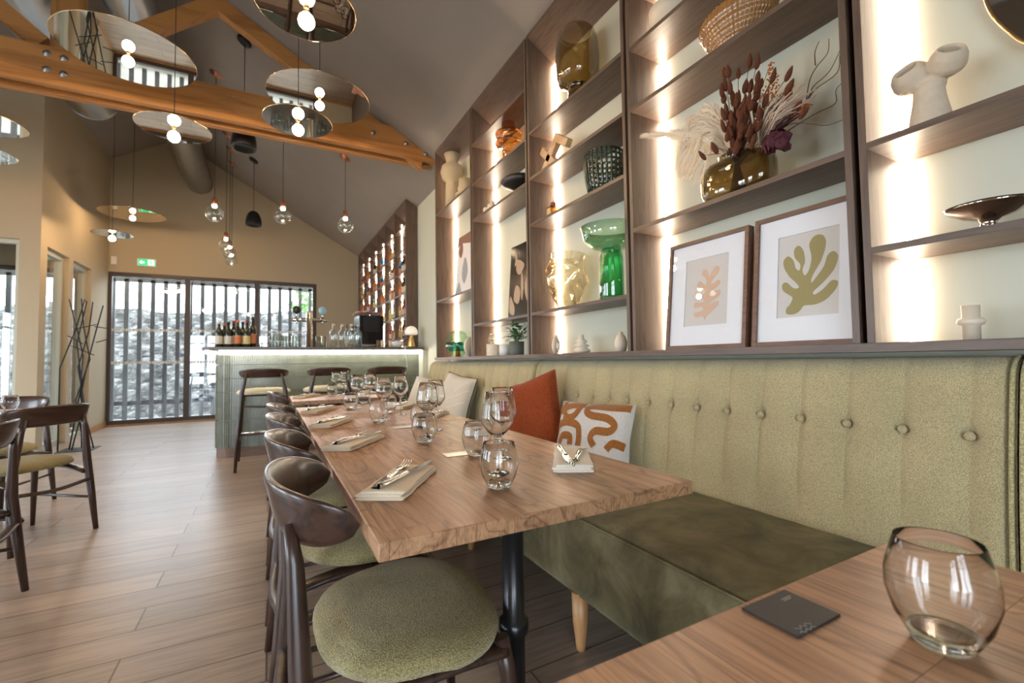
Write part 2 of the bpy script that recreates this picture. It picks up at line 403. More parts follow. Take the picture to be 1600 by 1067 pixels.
# back wall with the wide window, gable above; it goes on behind the side room
W = MB()
def gable(x0, x1): return [(x0, 2.62), (x1, 2.62), (x1, zc(x1) + .03)] + ([(RX, RZ + .03)] if x0 < RX < x1 else []) + [(x0, zc(x0) + .03)]
W.prism(gable(XFAR, XR + .15), lambda a, b, y: (a, y, b), YB, YB + .2)
W.box(.84, XR, YB, YB + .2, 0, 2.62).box(-2.76, -2.42, YB, YB + .2, 0, 2.62).box(XFAR, -4.9, YB, YB + .2, 0, 2.62)
struct(W.build('wall_back', M['wall']))
# wall facing the camera, left, with the glazed opening into the side room
W = MB()
W.prism([(XFAR, 2.53), (XL, 2.53), (XL, zc(XL) + .03), (XFAR, zc(XFAR) + .03)], lambda a, b, y: (a, y, b), YM, YM + .15)
W.box(-2.58, XL, YM, YM + .15, 0, 2.53).box(XFAR, -3.9, YM, YM + .15, 0, 2.53)
struct(W.build('wall_middle', M['wall']))
# wall between main room and side room, two door openings
W = MB()
W.box(XL - .15, XL, YM + .15, YB, 2.50, zc(XL) + .05)
for a, b in ((YM + .15, 7.52), (8.22, 8.36), (9.08, YB)): W.box(XL - .15, XL, a, b, 0, 2.50)
struct(W.build('wall_left', M['wall']))
struct(MB().box(XL, XL + .012, 9.1, YB, 0, .09).build('baseboard_left', M['oak_leg']))
struct(MB().box(-2.4, 1.62, YB - .015, YB, 0, .03).build('baseboard_back', M['oak_leg']))
# side wall with daylight windows, out of frame
def holes(name, axis, pos, lo, hi, top, opens, th=.2, mat='wall'):
    W = MB(); cur = lo
    def bx(a, b, z0, z1):
        if axis == 'x': W.box(pos - th, pos, a, b, z0, z1)
        else: W.box(a, b, pos - th, pos, z0, z1)
    for a, b, z0, z1 in opens:
        bx(cur, a, 0, top); bx(a, b, z1, top)
        if z0 > 0: bx(a, b, 0, z0)
        cur = b
    bx(cur, hi, 0, top)
    return struct(W.build(name, M[mat]))
sideo = [(.4, 1.9, .0, 2.3), (3.0, 4.5, .0, 2.3), (5.7, 6.9, .0, 2.3)]
holes('wall_side', 'x', XFAR, YF, YB + .1, 3.3, sideo)
rearo = [(-3.0, -1.7, .0, 2.3), (-1.3, .0, .0, 2.3)]
holes('wall_rear', 'y', YF, XFAR, XR + .2, 2.62, rearo)
g = MB(); g.prism(gable(XFAR, XR + .15), lambda a, b, y: (a, y, b), YF - .2, YF); struct(g.build('wall_rear_gable', M['wall']))

def window(name, pts, axis, pos, z0, z1, mull, fr=.07, dep=.08, pane=True, fm='frame_brown', cross=(), bands=()):
    """pts = (a0, a1) along the wall; vertical bars at mull; thing > frame, pane"""
    a0, a1 = pts
    f = MB()
    def bx(m, a, b, z0_, z1_, d0=-dep / 2, d1=dep / 2):
        if axis == 'y': m.box(a, b, pos + d0, pos + d1, z0_, z1_)
        else: m.box(pos + d0, pos + d1, a, b, z0_, z1_)
    bx(f, a0, a1, z0, z0 + fr); bx(f, a0, a1, z1 - fr, z1)
    bx(f, a0, a0 + fr, z0 + fr, z1 - fr); bx(f, a1 - fr, a1, z0 + fr, z1 - fr)
    for q in mull: bx(f, q - fr * .6, q + fr * .6, z0 + fr, z1 - fr)
    for q in cross: bx(f, a0 + fr, a1 - fr, q - .015, q + .015)
    o = struct(f.build(name, M[fm], bevel=.004))
    if pane:
        g = MB(); bx(g, a0 + fr, a1 - fr, z0 + fr, z1 - fr, -.004, .004)
        g.build('pane', M['winglass'], o)
    if bands:
        b = MB()
        for zb in bands:
            k = a0 + fr
            while k < a1 - fr - .03:
                if all(abs(k + .018 - q) > fr * .7 for q in mull): bx(b, k, k + .034, zb - .022, zb + .022, -.0065, -.005)
                k += .046
        b.build('film_band', M['white'], o)
    return o
window('window_1', (-2.42, .84), 'y', 9.93, 0.03, 2.62, (-1.30, -.21), bands=(1.07, 1.635))
window('window_2', (-4.9, -2.76), 'y', 9.93, 0.03, 2.62, (-3.85,), bands=(1.07, 1.635))
window('door_1', (-3.9, -2.58), 'y', YM + .1, .0, 2.53, (-3.25,), fr=.05, fm='jamb')
window('door_2', (7.52, 8.22), 'x', XL - .10, .0, 2.50, (), fr=.06, fm='jamb')
window('door_3', (8.36, 9.08), 'x', XL - .10, .0, 2.50, (), fr=.06, fm='jamb')
for i, (a, b, z0, z1) in enumerate(sideo): window('window_%d' % (3 + i), (a, b), 'x', XFAR - .1, z0, z1, ((a + b) / 2,), pane=False, cross=(1.9,))
for i, (a, b, z0, z1) in enumerate(rearo): window('window_%d' % (7 + i), (a, b), 'y', YF - .1, z0, z1, ((a + b) / 2,), pane=False, cross=(1.9,))
for a, b, z0, z1 in sideo: portal(XFAR - .15, (a + b) / 2, (z0 + z1) / 2, b - a, z1 - z0, (0, radians(-90), 0))
for a, b, z0, z1 in rearo: portal((a + b) / 2, YF - .15, (z0 + z1) / 2, b - a, z1 - z0, (radians(90), 0, 0))
portal(-.79, YB + .05, 1.3, 3.2, 2.5, (radians(-90), 0, 0))

# outside: ground, stone wall, slatted fence, tree
struct(MB().box(-14, 12, YB + .2, 24, -.25, -.12).box(-14, -5.2, -9, YB + .2, -.25, -.12).box(-5.2, 5, -9, -3.3, -.25, -.12).build('ground', M['paving']))
random.seed(3)
sw = MB()
def stf(u, v):
    x = -9 + 14 * u; z = -.15 + v * (2.39 + .07 * sin(u * 21) + .04 * sin(u * 57))
    return (x, 12.5 + .05 * sin(u * 190 + v * 13) * cos(v * 23 + u * 40), z)
sw.grid(stf, 160, 24, smooth=False)
sw.box(-9, 5, 12.56, 12.95, -.15, 2.2)
tag(sw.build('stone_wall', M['stone']), 'grey rubble stone wall standing outside beyond the slatted screen', 'wall')
fe = empty('slat_fence', (0, 10.5, 0), 'dark vertical slat screen outside the wide back window', 'fence')
fs = MB(); x = -4.95
while x < 1.3: fs.box(x - .032, x + .032, -.02, .03, -.15, 2.6); x += .1905
fs.build('slat_panel', M['slat'], fe)
MB().box(-5, 1.3, -.02, .04, 2.55, 2.63).box(-5, 1.3, .05, .08, .3, .38).build('rail', M['slat'], fe)
tr = empty('garden_tree', (1.9, 15.5, 0), 'green leafy tree seen through the top right of the back window', 'tree')
lf = MB()
for i in range(1500):
    a, b_ = random.uniform(0, 2 * pi), random.uniform(-1, 1); rr = random.uniform(.6, 1.45)
    p = Vector((rr * cos(a) * math.sqrt(1 - b_ * b_), rr * sin(a) * math.sqrt(1 - b_ * b_) * .8, 3.1 + rr * b_ * .95))
    R_ = Matrix.Rotation(random.uniform(0, 6), 4, Vector((random.random(), random.random(), random.random() + .1)).normalized())
    lf.add([p + R_ @ Vector(q) * .11 for q in ((-1, 0, 0), (0, -.6, .1), (1, 0, 0), (0, .6, .1))], [(0, 1, 2, 3)])
lf.build('foliage', M['foliage'], tr)
MB().tube([(0, 0, -.2), (.05, 0, 1.5), (0, 0, 3)], [.12, .1, .05]).build('trunk', M['twig'], tr)

# roof truss
tt = empty('roof_truss', (0, 4.9, 3.4), 'orange timber king post truss crossing the room under the ceiling', 'roof truss')
def loc(poly, z0=3.4): return [(a, b - z0) for a, b in poly]
XZ = lambda a, b, y: (a, y, b)
xe = RX + (RZ - 3.57) / SL; xw = RX - (RZ - 3.57) / SL
for y0 in (-.12, .05):
    MB().prism(loc([(-4.55, 3.262), (1.665, 3.262), (1.58, 3.305), (xe, 3.565), (xw, 3.565), (-4.55, 3.325)]), XZ, y0, y0 + .07).build('tie_beam', M['beam'], tt, bevel=.003)
def raf(s):
    a = (RX, RZ - .005); e = 3.0 if s > 0 else 3.1
    b = (RX + s * e, RZ - SL * e - .005)
    return [a, b, (b[0], b[1] - .16), (a[0], a[1] - .16)]
for s in (1, -1): MB().prism(loc(raf(s)), XZ, -.05, .05).build('rafter', M['beam'], tt, bevel=.003)
MB().box(-1.57, -1.37, -.05, .05, -.08, RZ - .12 - 3.4).build('king_post', M['beam_z'], tt, bevel=.003)
for s in (1, -1):
    a = Vector((RX + s * .12, 3.62)); b = Vector((RX + s * 1.08, 4.42)); d = (b - a).normalized(); n = Vector((-d.y, d.x)) * .065
    MB().prism(loc([tuple(a + n), tuple(b + n), tuple(b - n), tuple(a - n)]), XZ, -.048, .048).build('strut', M['beam'], tt, bevel=.003)
MB().box(-1.62, -1.0, -.045, .045, -.10, .02).build('spacer', M['beam'], tt)
for (bx_, bz) in ((-1.56, 3.50), (-1.46, 3.49), (-1.56, 3.37), (-1.46, 3.36), (.95, 3.44), (1.3, 3.40), (1.52, 3.33)):
    MB().lathe([(0, 0), (.028, 0), (.028, .006), (.016, .006), (.016, .018), (0, .018)], 6, M=Matrix.Translation((bx_, -.12, bz - 3.4)) @ Matrix.Rotation(pi / 2, 4, 'X')).build('bolt', M['galv'], tt)

# ventilation ducts
def duct(x, z, r, y0, y1, label):
    o = empty('ventilation_duct', (x, y1, z), label, 'duct', 'spiral ducts under the ceiling')
    prof = []; y = y0 - y1
    def fn(u, v):
        t = 2 * pi * u; yy = (y0 - y1) * (1 - v); rr = r + .004 * (1 if int(v * 150) % 5 == 0 else 0)
        return (rr * cos(t), yy, rr * sin(t))
    MB().grid(fn, 28, 150, wrap=True).build('pipe', M['duct'], o)
    MB().lathe([(0, 0), (r * .9, 0), (r * .96, -.03), (r * 1.02, -.03), (r * 1.02, .01), (0, .012)], 28, M=Matrix.Rotation(-pi / 2, 4, 'X')).build('end_cap', M['duct'], o)
    return o
duct(-1.93, 4.30, .25, -.5, 7.2, 'shiny spiral ventilation duct on the left, ending nearer the truss')
db = duct(-1.14, 4.355, .20, -.5, 9.88, 'grey spiral ventilation duct that runs on to the back wall')
MB().lathe([(.2, 0), (.235, 0), (.235, .03), (.2, .03)], 28, M=Matrix.Translation((0, -2.6, 0)) @ Matrix.Rotation(-pi / 2, 4, 'X')).build('collar', M['black'], db)

# exit sign and alarm box
ex = empty('exit_sign', (-1.885, 9.9, 2.81), 'green emergency exit sign with arrow above the back window', 'exit sign')
MB().box(-.13, .13, -.04, 0, -.068, .068).build('case', M['white'], ex, bevel=.003)
gm = emis('exit_green', (.02, .42, .16), .9); wm = emis('exit_white', (.8, 1, .85), .9)
MB().box(-.118, .118, -.043, -.04, -.055, .055).build('green_panel', gm, ex)
MB().prism([(-.105, 0), (-.07, .034), (-.07, .014), (-.03, .014), (-.03, -.014), (-.07, -.014), (-.07, -.034)], XZ, -.046, -.043).build('arrow', wm, ex)
MB().box(.02, .105, -.0455, -.043, -.045, .045).build('white_square', wm, ex)
MB().prism([(.045, -.04), (.06, -.012), (.05, .012), (.035, .004), (.032, .012), (.055, .024), (.07, .014), (.085, .014), (.085, .006), (.07, .004), (.072, -.01), (.09, -.022), (.088, -.03), (.066, -.018), (.055, -.04)], XZ, -.048, -.0455).sphere((.062, -.047, .034), .008, 8).build('running_figure', gm, ex)
ab = MB().box(-.035, .035, -.04, 0, -.068, .068).build('alarm_box', M['white'], bevel=.004, loc=(-2.33, 9.9, 2.81))
tag(ab, 'small white wall sensor box left of the exit sign', 'sensor')

# ------------------------------------------------------------------ shelving
LZ = 1.065
def shelf_unit(y0, y1, levels, label):
    xf, xb = 1.58, 1.81; th = .021; top = 3.31
    o = empty('shelving_unit', (xf, y0, LZ), label, 'shelving', 'taupe wood shelving columns above the bench')
    zt = top - LZ; w = y1 - y0; d = xb - xf - .002
    for k in (0, 1):
        a = 0 if k == 0 else w - th
        p = MB().prism([(0, 0), (d, 0), (d, zt - .14), (0, zt - .005)], lambda a_, b_, y: (a_, y, b_), a, a + th); p.build('side_panel', M['laminate'], o, bevel=.0008)
    MB().prism([(0, zt - .025), (d, zt - .16), (d, zt - .14), (0, zt - .005)], lambda a_, b_, y: (a_, y, b_), th, w - th).build('top_panel', M['laminate_y'], o)
    for z in levels:
        MB().box(0, d, th, w - th, z - LZ - .020, z - LZ).build('shelf', M['laminate_y'], o, bevel=.0008)
    zs = [0] + [z - LZ for z in levels] + [zt - .14]
    for a, b in zip(zs, zs[1:]):
        if b - a < .08: continue
        MB().box(d - .012, d - .002, w - th - .019, w - th - .002, a + .002, b - .022).build('led_strip', M['led'], o)
    return o
shelf_unit(3.665, 4.645, (1.67, 2.61), 'shelving column at the far end, holding the tall two-part vase')
shelf_unit(2.678, 3.648, (1.347, 2.275, 2.592, 2.95), 'second shelving column from the far end, with the amber totem vase')
shelf_unit(1.690, 2.660, (1.35, 1.965, 2.286, 2.605), 'middle shelving column holding the green and amber glass vases')
shelf_unit(.702, 1.672, (1.67, 2.275, 2.588, 2.90), 'shelving column with dried flowers above two framed prints')
shelf_unit(-.286, .684, (1.35, 1.668), 'nearest shelving column with the wall mirror and silver bowl')
lg = MB().box(1.565, 1.808, -.6, 4.66, 1.037, LZ).build('shelf_ledge', M['laminate_y'], bevel=.0015)
tag(lg, 'long taupe wood ledge under the shelving above the bench back', 'ledge')

# ------------------------------------------------------------------ banquette
def bench(y0, y1, label, buttons):
    o = empty('banquette', (1.25, y0, 0), label, 'bench', 'upholstered bench modules along the wall')
    w = y1 - y0; pitch = .1415
    def prof(t):    # back front profile, t 0..1 from seat line to over the top ; returns x,z (local x = world-1.25)
        if t < .80:
            k = t / .80; return (.295 + .075 * k + .012 * sin(pi * k) * -1, .46 + .50 * k)
        k = (t - .80) / .20 * (pi / 2) * 1.15
        return (.370 + .06 * (1 - cos(k)) + .03 * k * .3, .96 + .062 * sin(k))
    nb = int((w - .06) / pitch); off = (w - nb * pitch) / 2
    def fn(u, v):
        y = u * w; x, z = prof(v)
        e = min(y, w - y); edge = .03 * max(0, 1 - e / .035) ** 2
        ph = ((y - off) / pitch); dd = abs(ph - round(ph)) * pitch
        inr = 0 <= round(ph) <= nb
        fade = min(1, max(0, (z - .50) / .1))
        val = .010 * math.exp(-(dd / .010) ** 2) * fade + .006 * (1 - math.cos(pi * min(1, dd / (pitch / 2)))) * -.5
        dz = z - .815
        but = .022 * math.exp(-((dd / .022) ** 2 + (dz / .03) ** 2))
        hl = .004 * math.exp(-(dz / .012) ** 2)
        cut = (val + but + hl) if inr else 0
        return (x + cut + edge + .004, min(max(y, 0.001), w - .001), z)
    m = MB().grid(fn, int(w / .0095), 56)
    m.box(.42, .54, .004, w - .004, .30, 1.0)
    m.build('backrest', M['back'], o, fix=False)
    for k in range(nb + 1):
        y = off + k * pitch
        Mx = Matrix.Translation((.295 + .075 * (.355 / .50) - .012 + .018, y, .815)) @ Matrix.Rotation(-pi / 2, 4, 'Y')
        MB().lathe([(0, .008), (.006, .0075), (.011, .004), (.012, 0), (.010, -.004), (0, -.006)], 14, M=Mx).build('button', M['back'], o)
    for yy in (.004, w - .004):
        pts = [(prof(t / 20)[0] + .004, yy, prof(t / 20)[1]) for t in range(21)]
        MB().tube(pts, .005, 8).build('edge_piping', M['piping'], o)
    def seat(u, v):
        y = u * w; t = v
        pr = [(-.290, .215), (-.318, .23), (-.322, .34), (-.318, .44), (-.300, .472), (-.28, .482), (0, .490), (.20, .486), (.31, .474)]
        n = len(pr) - 1; i = min(int(t * n), n - 1); k = t * n - i
        x = pr[i][0] * (1 - k) + pr[i + 1][0] * k; z = pr[i][1] * (1 - k) + pr[i + 1][1] * k
        e = min(y, w - y); z -= .02 * max(0, 1 - e / .03) ** 2 if z > .45 else 0
        return (x, y, z)
    s = MB().grid(seat, int(w / .05), 32); s.box(-.29, .30, .002, w - .002, .20, .44)
    s.build('seat', M['velvet'], o, fix=False)
    MB().tube([(-.302, .01, .476), (-.302, w - .01, .476)], .0028, 8).build('seat_piping', M['velvet'], o)
    ny = [.32 + (w - .64) * i / 2 for i in range(3)]
    for y in (.94, w - .36) if w > 2.2 and buttons else ny:
        for x in (-.27, .20):
            MB().tube([(x, y, .0), (x, y, .012), (x, y, .10), (x, y, .205)], [.014, .0165, .027, .030], 16).build('leg', M['oak_leg'], o)
    return o
bench(.395, 2.68, 'sage tufted bench in the middle, behind the nearest long table', True)
bench(2.69, 4.98, 'sage tufted bench at the far end, towards the bar', True)
bench(-.9, .385, 'sage bench end at the right edge beside the nearest table', False)

# ------------------------------------------------------------------ tables
def claw_base(o, x, y, h, r=.026):
    b = MB(); b.lathe([(0, .10), (.05, .10), (.045, .13), (.032, .15), (r, .17), (r, .38), (.034, .385), (.036, .40), (.034, .415), (r, .42), (r, h - .09), (.033, h - .08), (.033, h - .07), (r, h - .065), (r, h - .03), (.045, h - .02), (.10, h - .008), (.10, h), (0, h)], 20, (x, y, 0))
    b.build('pedestal', M['iron'], o)
    for k in range(4):
        a = pi / 4 + k * pi / 2; c_, s_ = cos(a), sin(a)
        pts = [(x + c_ * q, y + s_ * q, z) for q, z in ((.03, .13), (.10, .125), (.18, .085), (.25, .035), (.275, .022))]
        f = MB().tube(pts, [.03, .026, .021, .018, .020], 10); f.lathe([(0, 0), (.022, 0), (.025, .01), (.018, .03), (0, .03)], 12, (x + c_ * .275, y + s_ * .275, 0)); f.build('claw_foot', M['iron'], o)
def table(x0, x1, y0, y1, peds, label, grp='oak tables in a row along the bench'):
    o = empty('dining_table', ((x0 + x1) / 2, (y0 + y1) / 2, 0), label, 'table', grp)
    hx, hy = (x1 - x0) / 2, (y1 - y0) / 2
    MB().box(-hx, hx, -hy, hy, .709, .74).build('tabletop', M['oak'], o, bevel=.003)
    for y in peds: claw_base(o, 0 if len(peds) else 0, y - (y0 + y1) / 2, .709)
    return o
TX0, TX1 = .155, .88
table(TX0, TX1, .745, 2.08, (.97, 1.86), 'long oak table nearest the camera, set for four diners')
table(TX0, TX1, 2.088, 2.69, (2.39,), 'small oak table pushed against the far end of the nearest long table')
table(TX0, TX1, 2.698, 3.24, (2.97,), 'oak table just before the gap in the row')
table(TX0, TX1, 3.76, 4.40, (4.08,), 'farthest oak table of the row, standing alone by the bar stools')
table(.12, .88, -.42, .352, (-.05,), 'oak table in the lower right corner, holding the black card', 'oak table close to the camera')
lt = empty('round_table', (-1.72, 4.02, 0), 'brown round table between the chairs at the left edge', 'table')
MB().lathe([(0, .709), (.40, .709), (.41, .715), (.41, .735), (.405, .74), (0, .74)], 48).build('tabletop', M['oak'], lt)
claw_base(lt, 0.08, 0, .709)

# ------------------------------------------------------------------ chairs
def make_chair(label, seat_z, back_z, grp, name='dining_chair', cat='chair', seatmat='seat', lean=0, high=False, backh=.058, bw=.225):
    o = empty(name, (0, 0, 0), label, cat, grp)
    # cushion : origin at the middle of the seat, sitter looks to +x
    def out(t, k=1.0):
        ct, st = cos(t), sin(t)
        ax, ay = .200 * k, (.250 if ct > 0 else .238) * k
        return (spow(ct, .78) * ax + .0, spow(st, .80) * ay * (1 + .05 * ct))
    prof = [(0, .032), (.35, .0315), (.65, .029), (.85, .022), (.96, .010), (1.0, -.004), (.985, -.018), (.93, -.026), (.5, -.028), (0, -.028)]
    def fn(u, v):
        n = len(prof) - 1; i = min(int(v * n + 1e-6), n - 1); k = v * n - i
        q = prof[i][0] * (1 - k) + prof[i + 1][0] * k; z = prof[i][1] * (1 - k) + prof[i + 1][1] * k
        x, y = out(2 * pi * u, max(q, 1e-4)); return (x, y, seat_z - .03 + z - .006 * (y / .26) ** 2)
    MB().grid(fn, 44, 27, wrap=True).build('seat', M[seatmat], o)
    # backrest : a bent band, tall in the middle and tapering into rounded wing tips
    th = .013
    def band(u, v):
        s = u * 2 - 1; a = 2 * pi * v
        h = backh * max(.0, 1 - abs(s) ** 3.2) ** .5 + .002
        x = -.275 + .135 * abs(s) ** 2.1; y = bw * sin(s * 1.45) / sin(1.45)
        nx, ny = -cos(s * 1.15), sin(s * 1.15)
        cz = back_z - backh - .012 * s * s + spow(sin(a), .75) * h
        t = th * (max(.04, 1 - abs(s) ** 8)) * spow(cos(a), .8)
        fl = .018 * (sin(a)) * (h / backh)
        return (x + nx * (t + fl), y + ny * (t + fl), cz)
    MB().grid(band, 40, 20).build('backrest', M['walnut_y'], o)
    lz = back_z - 1.55 * backh; sp = (seat_z - .45) * .12
    for s in (-1, 1):
        MB().tube([(-.255, s * .150, lz + .02), (-.245, s * .165, lz - .05), (-.235, s * .19, seat_z - .03), (-.25 - sp, s * .205 + s * sp * .3, seat_z * .5), (-.275 - sp * 1.5, s * .215 + s * sp * .5, 0)], [.010, .0155, .0215, .0195, .0135], 14).build('leg', M['walnut'], o)
        MB().tube([(.165, s * .19, seat_z - .055), (.175, s * .20, seat_z - .12), (.20 + sp, s * .215 + s * sp * .5, 0)], [.017, .0185, .0115], 14).build('leg', M['walnut'], o)
        # arched side rail under the cushion
        pts = [(-.235, s * .190, seat_z - .110), (-.10, s * .194, seat_z - .082), (.05, s * .196, seat_z - .074), (.17, s * .192, seat_z - .080)]
        MB().tube(smooth_poly(pts, 4, False), .030, 10, flat=.42).build('side_rail', M['walnut'], o)
        zz = .20 if not high else .26
        MB().tube([(-.262 - sp, s * .208, zz), (.192, s * .212, zz)], .0085, 8).build('stretcher', M['walnut'], o)
    MB().tube(smooth_poly([(-.245, -.19, seat_z - .16), (-.262, 0, seat_z - .175), (-.245, .19, seat_z - .16)], 5, False), .020, 10, flat=.5).build('back_rail', M['walnut'], o)
    MB().tube([(.168, -.195, seat_z - .085), (.168, .195, seat_z - .085)], .021, 8, flat=.5).build('front_rail', M['walnut'], o)
    if high: 
        MB().tube([(.185, -.21, .30), (.185, .21, .30)], .010, 8).build('footrest', M['steel'], o)
        MB().tube([(-.262, -.205, .34), (-.262, .205, .34)], .011, 8).build('stretcher', M['walnut'], o)
    return o
ch = make_chair('nearest dark walnut chair with green seat, tucked under the table corner', .475, .80, 'walnut chairs along the left of the row')
ch.location = (.29, 1.105, 0)
for y, l in ((1.67, 'second walnut chair in the row, just behind the nearest one'), (2.28, 'third walnut chair from the camera in the row'), (2.88, 'fourth walnut chair in the row, before the gap between tables'), (4.12, 'farthest walnut chair of the row, at the last table')):
    dup(ch, (.285, y, 0), 0, l)
dup(ch, (-1.26, 2.72, 0), pi, 'dark walnut chair cut off by the left edge of the view', 'walnut chairs round the left table')
an = math.atan2(.6, -.8)
dup(ch, (-1.12 - .8 * .24, 3.665 + .6 * .24, 0), an, 'dark walnut chair in front of the left table, its back to the bar aisle', 'walnut chairs round the left table')
dup(ch, (-1.74, 4.60, 0), radians(-105), 'dark walnut chair on the far side of the left table', 'walnut chairs round the left table')
bs = make_chair('left bar stool with cream seat, nearest the curved end of the bar', .775, .975, 'walnut stools along the bar front', 'bar_stool', 'bar stool', 'stool_seat', high=True, backh=.042, bw=.215)
bs.location = (-.04, 5.36, 0); bs.rotation_euler = (0, 0, pi / 2)
dup(bs, (.575, 5.36, 0), pi / 2, 'middle one of the three bar stools'); dup(bs, (1.19, 5.36, 0), pi / 2, 'right bar stool with cream seat, behind the hanging lamp cable')

# ------------------------------------------------------------------ cushions on the bench
def cushion(name, w, h, t, mat, loc, rot, label, cat='cushion', grp=None, piping=None, puff=.55, back=None):
    o = empty(name, loc, label, cat, grp); o.rotation_euler = rot
    def surf(u, v, s):
        a, b = u * 2 - 1, v * 2 - 1
        k = max(0, (1 - a ** 4) * (1 - b ** 4)) ** puff
        pin = 1 - .07 * (1 - (a * b) ** 2) * 0 
        x = a * w / 2 * (1 - .06 * (1 - a * a * 0) * (1 - abs(b)) * abs(a) ** 3 * 1.2); y = b * h / 2 * (1 - .06 * (1 - abs(a)) * abs(b) ** 3 * 1.2)
        return Vector((x, s * t / 2 * k * (1 + .05 * sin(a * 5 + b * 3)), y + h / 2))
    m = MB(); n = 26
    m.grid(lambda u, v: surf(u, v, -1), n, n)
    if back: MB().grid(lambda u, v: surf(u, v, 1), n, n).build('back_cover', M[back], o)
    else: m.grid(lambda u, v: surf(u, v, 1), n, n)
    c = m.build('cover', M[mat], o)
    if piping:
        pts = [surf(i / 20, 0, 0) for i in range(20)] + [surf(1, i / 20, 0) for i in range(20)] + [surf(1 - i / 20, 1, 0) for i in range(20)] + [surf(0, 1 - i / 20, 0) for i in range(21)]
        MB().tube(pts, .0045, 8, caps=False).build('piping', M[piping], o)
    return o, surf
# local y of a cushion points into the bench back when rotated to face -x
rc, _ = cushion('cushion', .46, .46, .15, 'rust', (1.36, 2.28, .478), (radians(13), 0, radians(-97)), 'rust orange velvet cushion leaning on the bench back', piping='rust')
rc.rotation_euler = (Matrix.Rotation(radians(-64), 4, 'Z') @ Matrix.Rotation(radians(-17), 4, 'X') @ Matrix.Rotation(radians(-19), 4, 'Y')).to_euler()
pc, ps = cushion('cushion', .43, .34, .13, 'white_f', (1.39, 1.80, .478), (0, 0, 0), 'white oblong cushion with rust brown curvy stripes', puff=.5)
pc.rotation_euler = (Matrix.Rotation(radians(-71), 4, 'Z') @ Matrix.Rotation(radians(-16), 4, 'X')).to_euler()
def ribbon(o, sf, pts, wd, mat, name='stripe', side=-1, off=.0025):
    pts = [Vector(p) for p in smooth_poly(pts, 8, False)]; m = MB(); vs = []
    for i, p in enumerate(pts):
        d = (pts[min(i + 1, len(pts) - 1)] - pts[max(i - 1, 0)]).normalized(); n = Vector((-d.y * 1.0, d.x * 1.6))
        for k in (-1, -.33, .33, 1):
            q = p + n * wd * k; a = min(.985, max(.015, q.x)); b = min(.985, max(.015, q.y))
            v = sf(a, b, side); v.y += side * (off + (.0015 if abs(k) < .9 else 0)); vs.append(v)
    fs = [(i * 4 + j, i * 4 + j + 1, i * 4 + 4 + j + 1, i * 4 + 4 + j) for i in range(len(pts) - 1) for j in range(3)]
    m.add(vs, fs, True); return m.build(name, M[mat], o)
for pl in ([(.0, .70), (.06, .76), (.10, .90), (.10, 1.0)], [(.13, .66), (.14, .82), (.22, .90), (.42, .97)], [(.13, .66), (.22, .60), (.31, .70), (.38, .97)],
           [(.98, .93), (.75, .92), (.52, .93), (.46, .80), (.54, .70), (.74, .66), (.84, .52), (.78, .38), (.62, .36), (.56, .2), (.62, .04)],
           [(.0, .22), (.06, .42), (.2, .50), (.36, .44), (.40, .2), (.40, .0)], [(.12, .0), (.16, .18), (.27, .18), (.29, .0)], [(.98, .1), (.85, .14), (.78, .0)]):
    ribbon(pc, ps, [(a, .32 + .66 * b) for a, b in pl], .036, 'rust_t')
c1, s1 = cushion('cushion', .42, .44, .15, 'cream_f', (1.37, 3.70, .478), (0, 0, 0), 'cream and olive cushion with dark piping, at the back of the pale pair', piping='olive_p', back='olive_f')
c1.rotation_euler = (Matrix.Rotation(radians(-75), 4, 'Z') @ Matrix.Rotation(radians(-14), 4, 'X') @ Matrix.Rotation(radians(8), 4, 'Y')).to_euler()
c2, s2 = cushion('cushion', .44, .42, .12, 'cream_f', (1.17, 3.93, .478), (0, 0, 0), 'cream leaf-stitched cushion standing in front of the olive one', piping='cream_f')
c2.rotation_euler = (Matrix.Rotation(radians(-55), 4, 'Z') @ Matrix.Rotation(radians(-24), 4, 'X') @ Matrix.Rotation(radians(8), 4, 'Y')).to_euler()
for pl in ([(.2, .05), (.45, .5), (.8, .95)], [(.45, .5), (.75, .55), (.95, .7)], [(.3, .25), (.6, .25), (.9, .35)], [(.55, .65), (.45, .85), (.4, .95)]):
    ribbon(c2, s2, pl, .007, 'linen', 'leaf_seam', off=.0015)
for pl in ([(.1, .1), (.5, .5), (.9, .92)], [(.3, .3), (.6, .35), (.95, .5)], [(.5, .5), (.75, .6), (.97, .75)], [(.45, .45), (.4, .7), (.5, .95)]): ribbon(c1, s1, pl, .007, 'linen', 'leaf_seam', off=.0015)

# ------------------------------------------------------------------ table setting
TZ = .74
def tumbler():
    o = empty('tumbler', (0, 0, 0), 'x', 'glass')
    pr = [(.0235, .0), (.027, .006), (.038, .026), (.0445, .050), (.0442, .068), (.040, .086), (.0355, .102), (.0350, .103), (.0344, .102), (.0388, .086), (.0430, .068), (.0432, .051), (.0368, .028), (.0275, .014)]
    MB().lathe(pr + pr[:1], 40).build('bowl', M['realglass'], o)
    MB().lathe([(0, .0005), (.0232, .0005), (.0262, .006), (.0272, .013), (.018, .0135), (0, .0115)], 36).build('foot', M['thickglass'], o)
    return o
def wineglass():
    o = empty('wine_glass', (0, 0, 0), 'x', 'glass')
    pr = [(.004, .088), (.011, .096), (.028, .112), (.0405, .132), (.0412, .145), (.037, .170), (.0302, .208), (.0297, .209), (.0292, .208), (.0360, .170), (.0401, .145), (.0392, .133), (.027, .1145), (.010, .100), (0, .097)]
    MB().lathe(pr, 40).build('bowl', M['realglass'], o)
    MB().lathe([(0, .097), (.006, .0965), (.0045, .088), (.0034, .078), (.0032, .03), (.0036, .012), (.008, .006), (.0325, .0022), (.0332, .0012), (.0325, .0002), (0, .0002)], 28).build('stem', M['thickglass'], o)
    return o
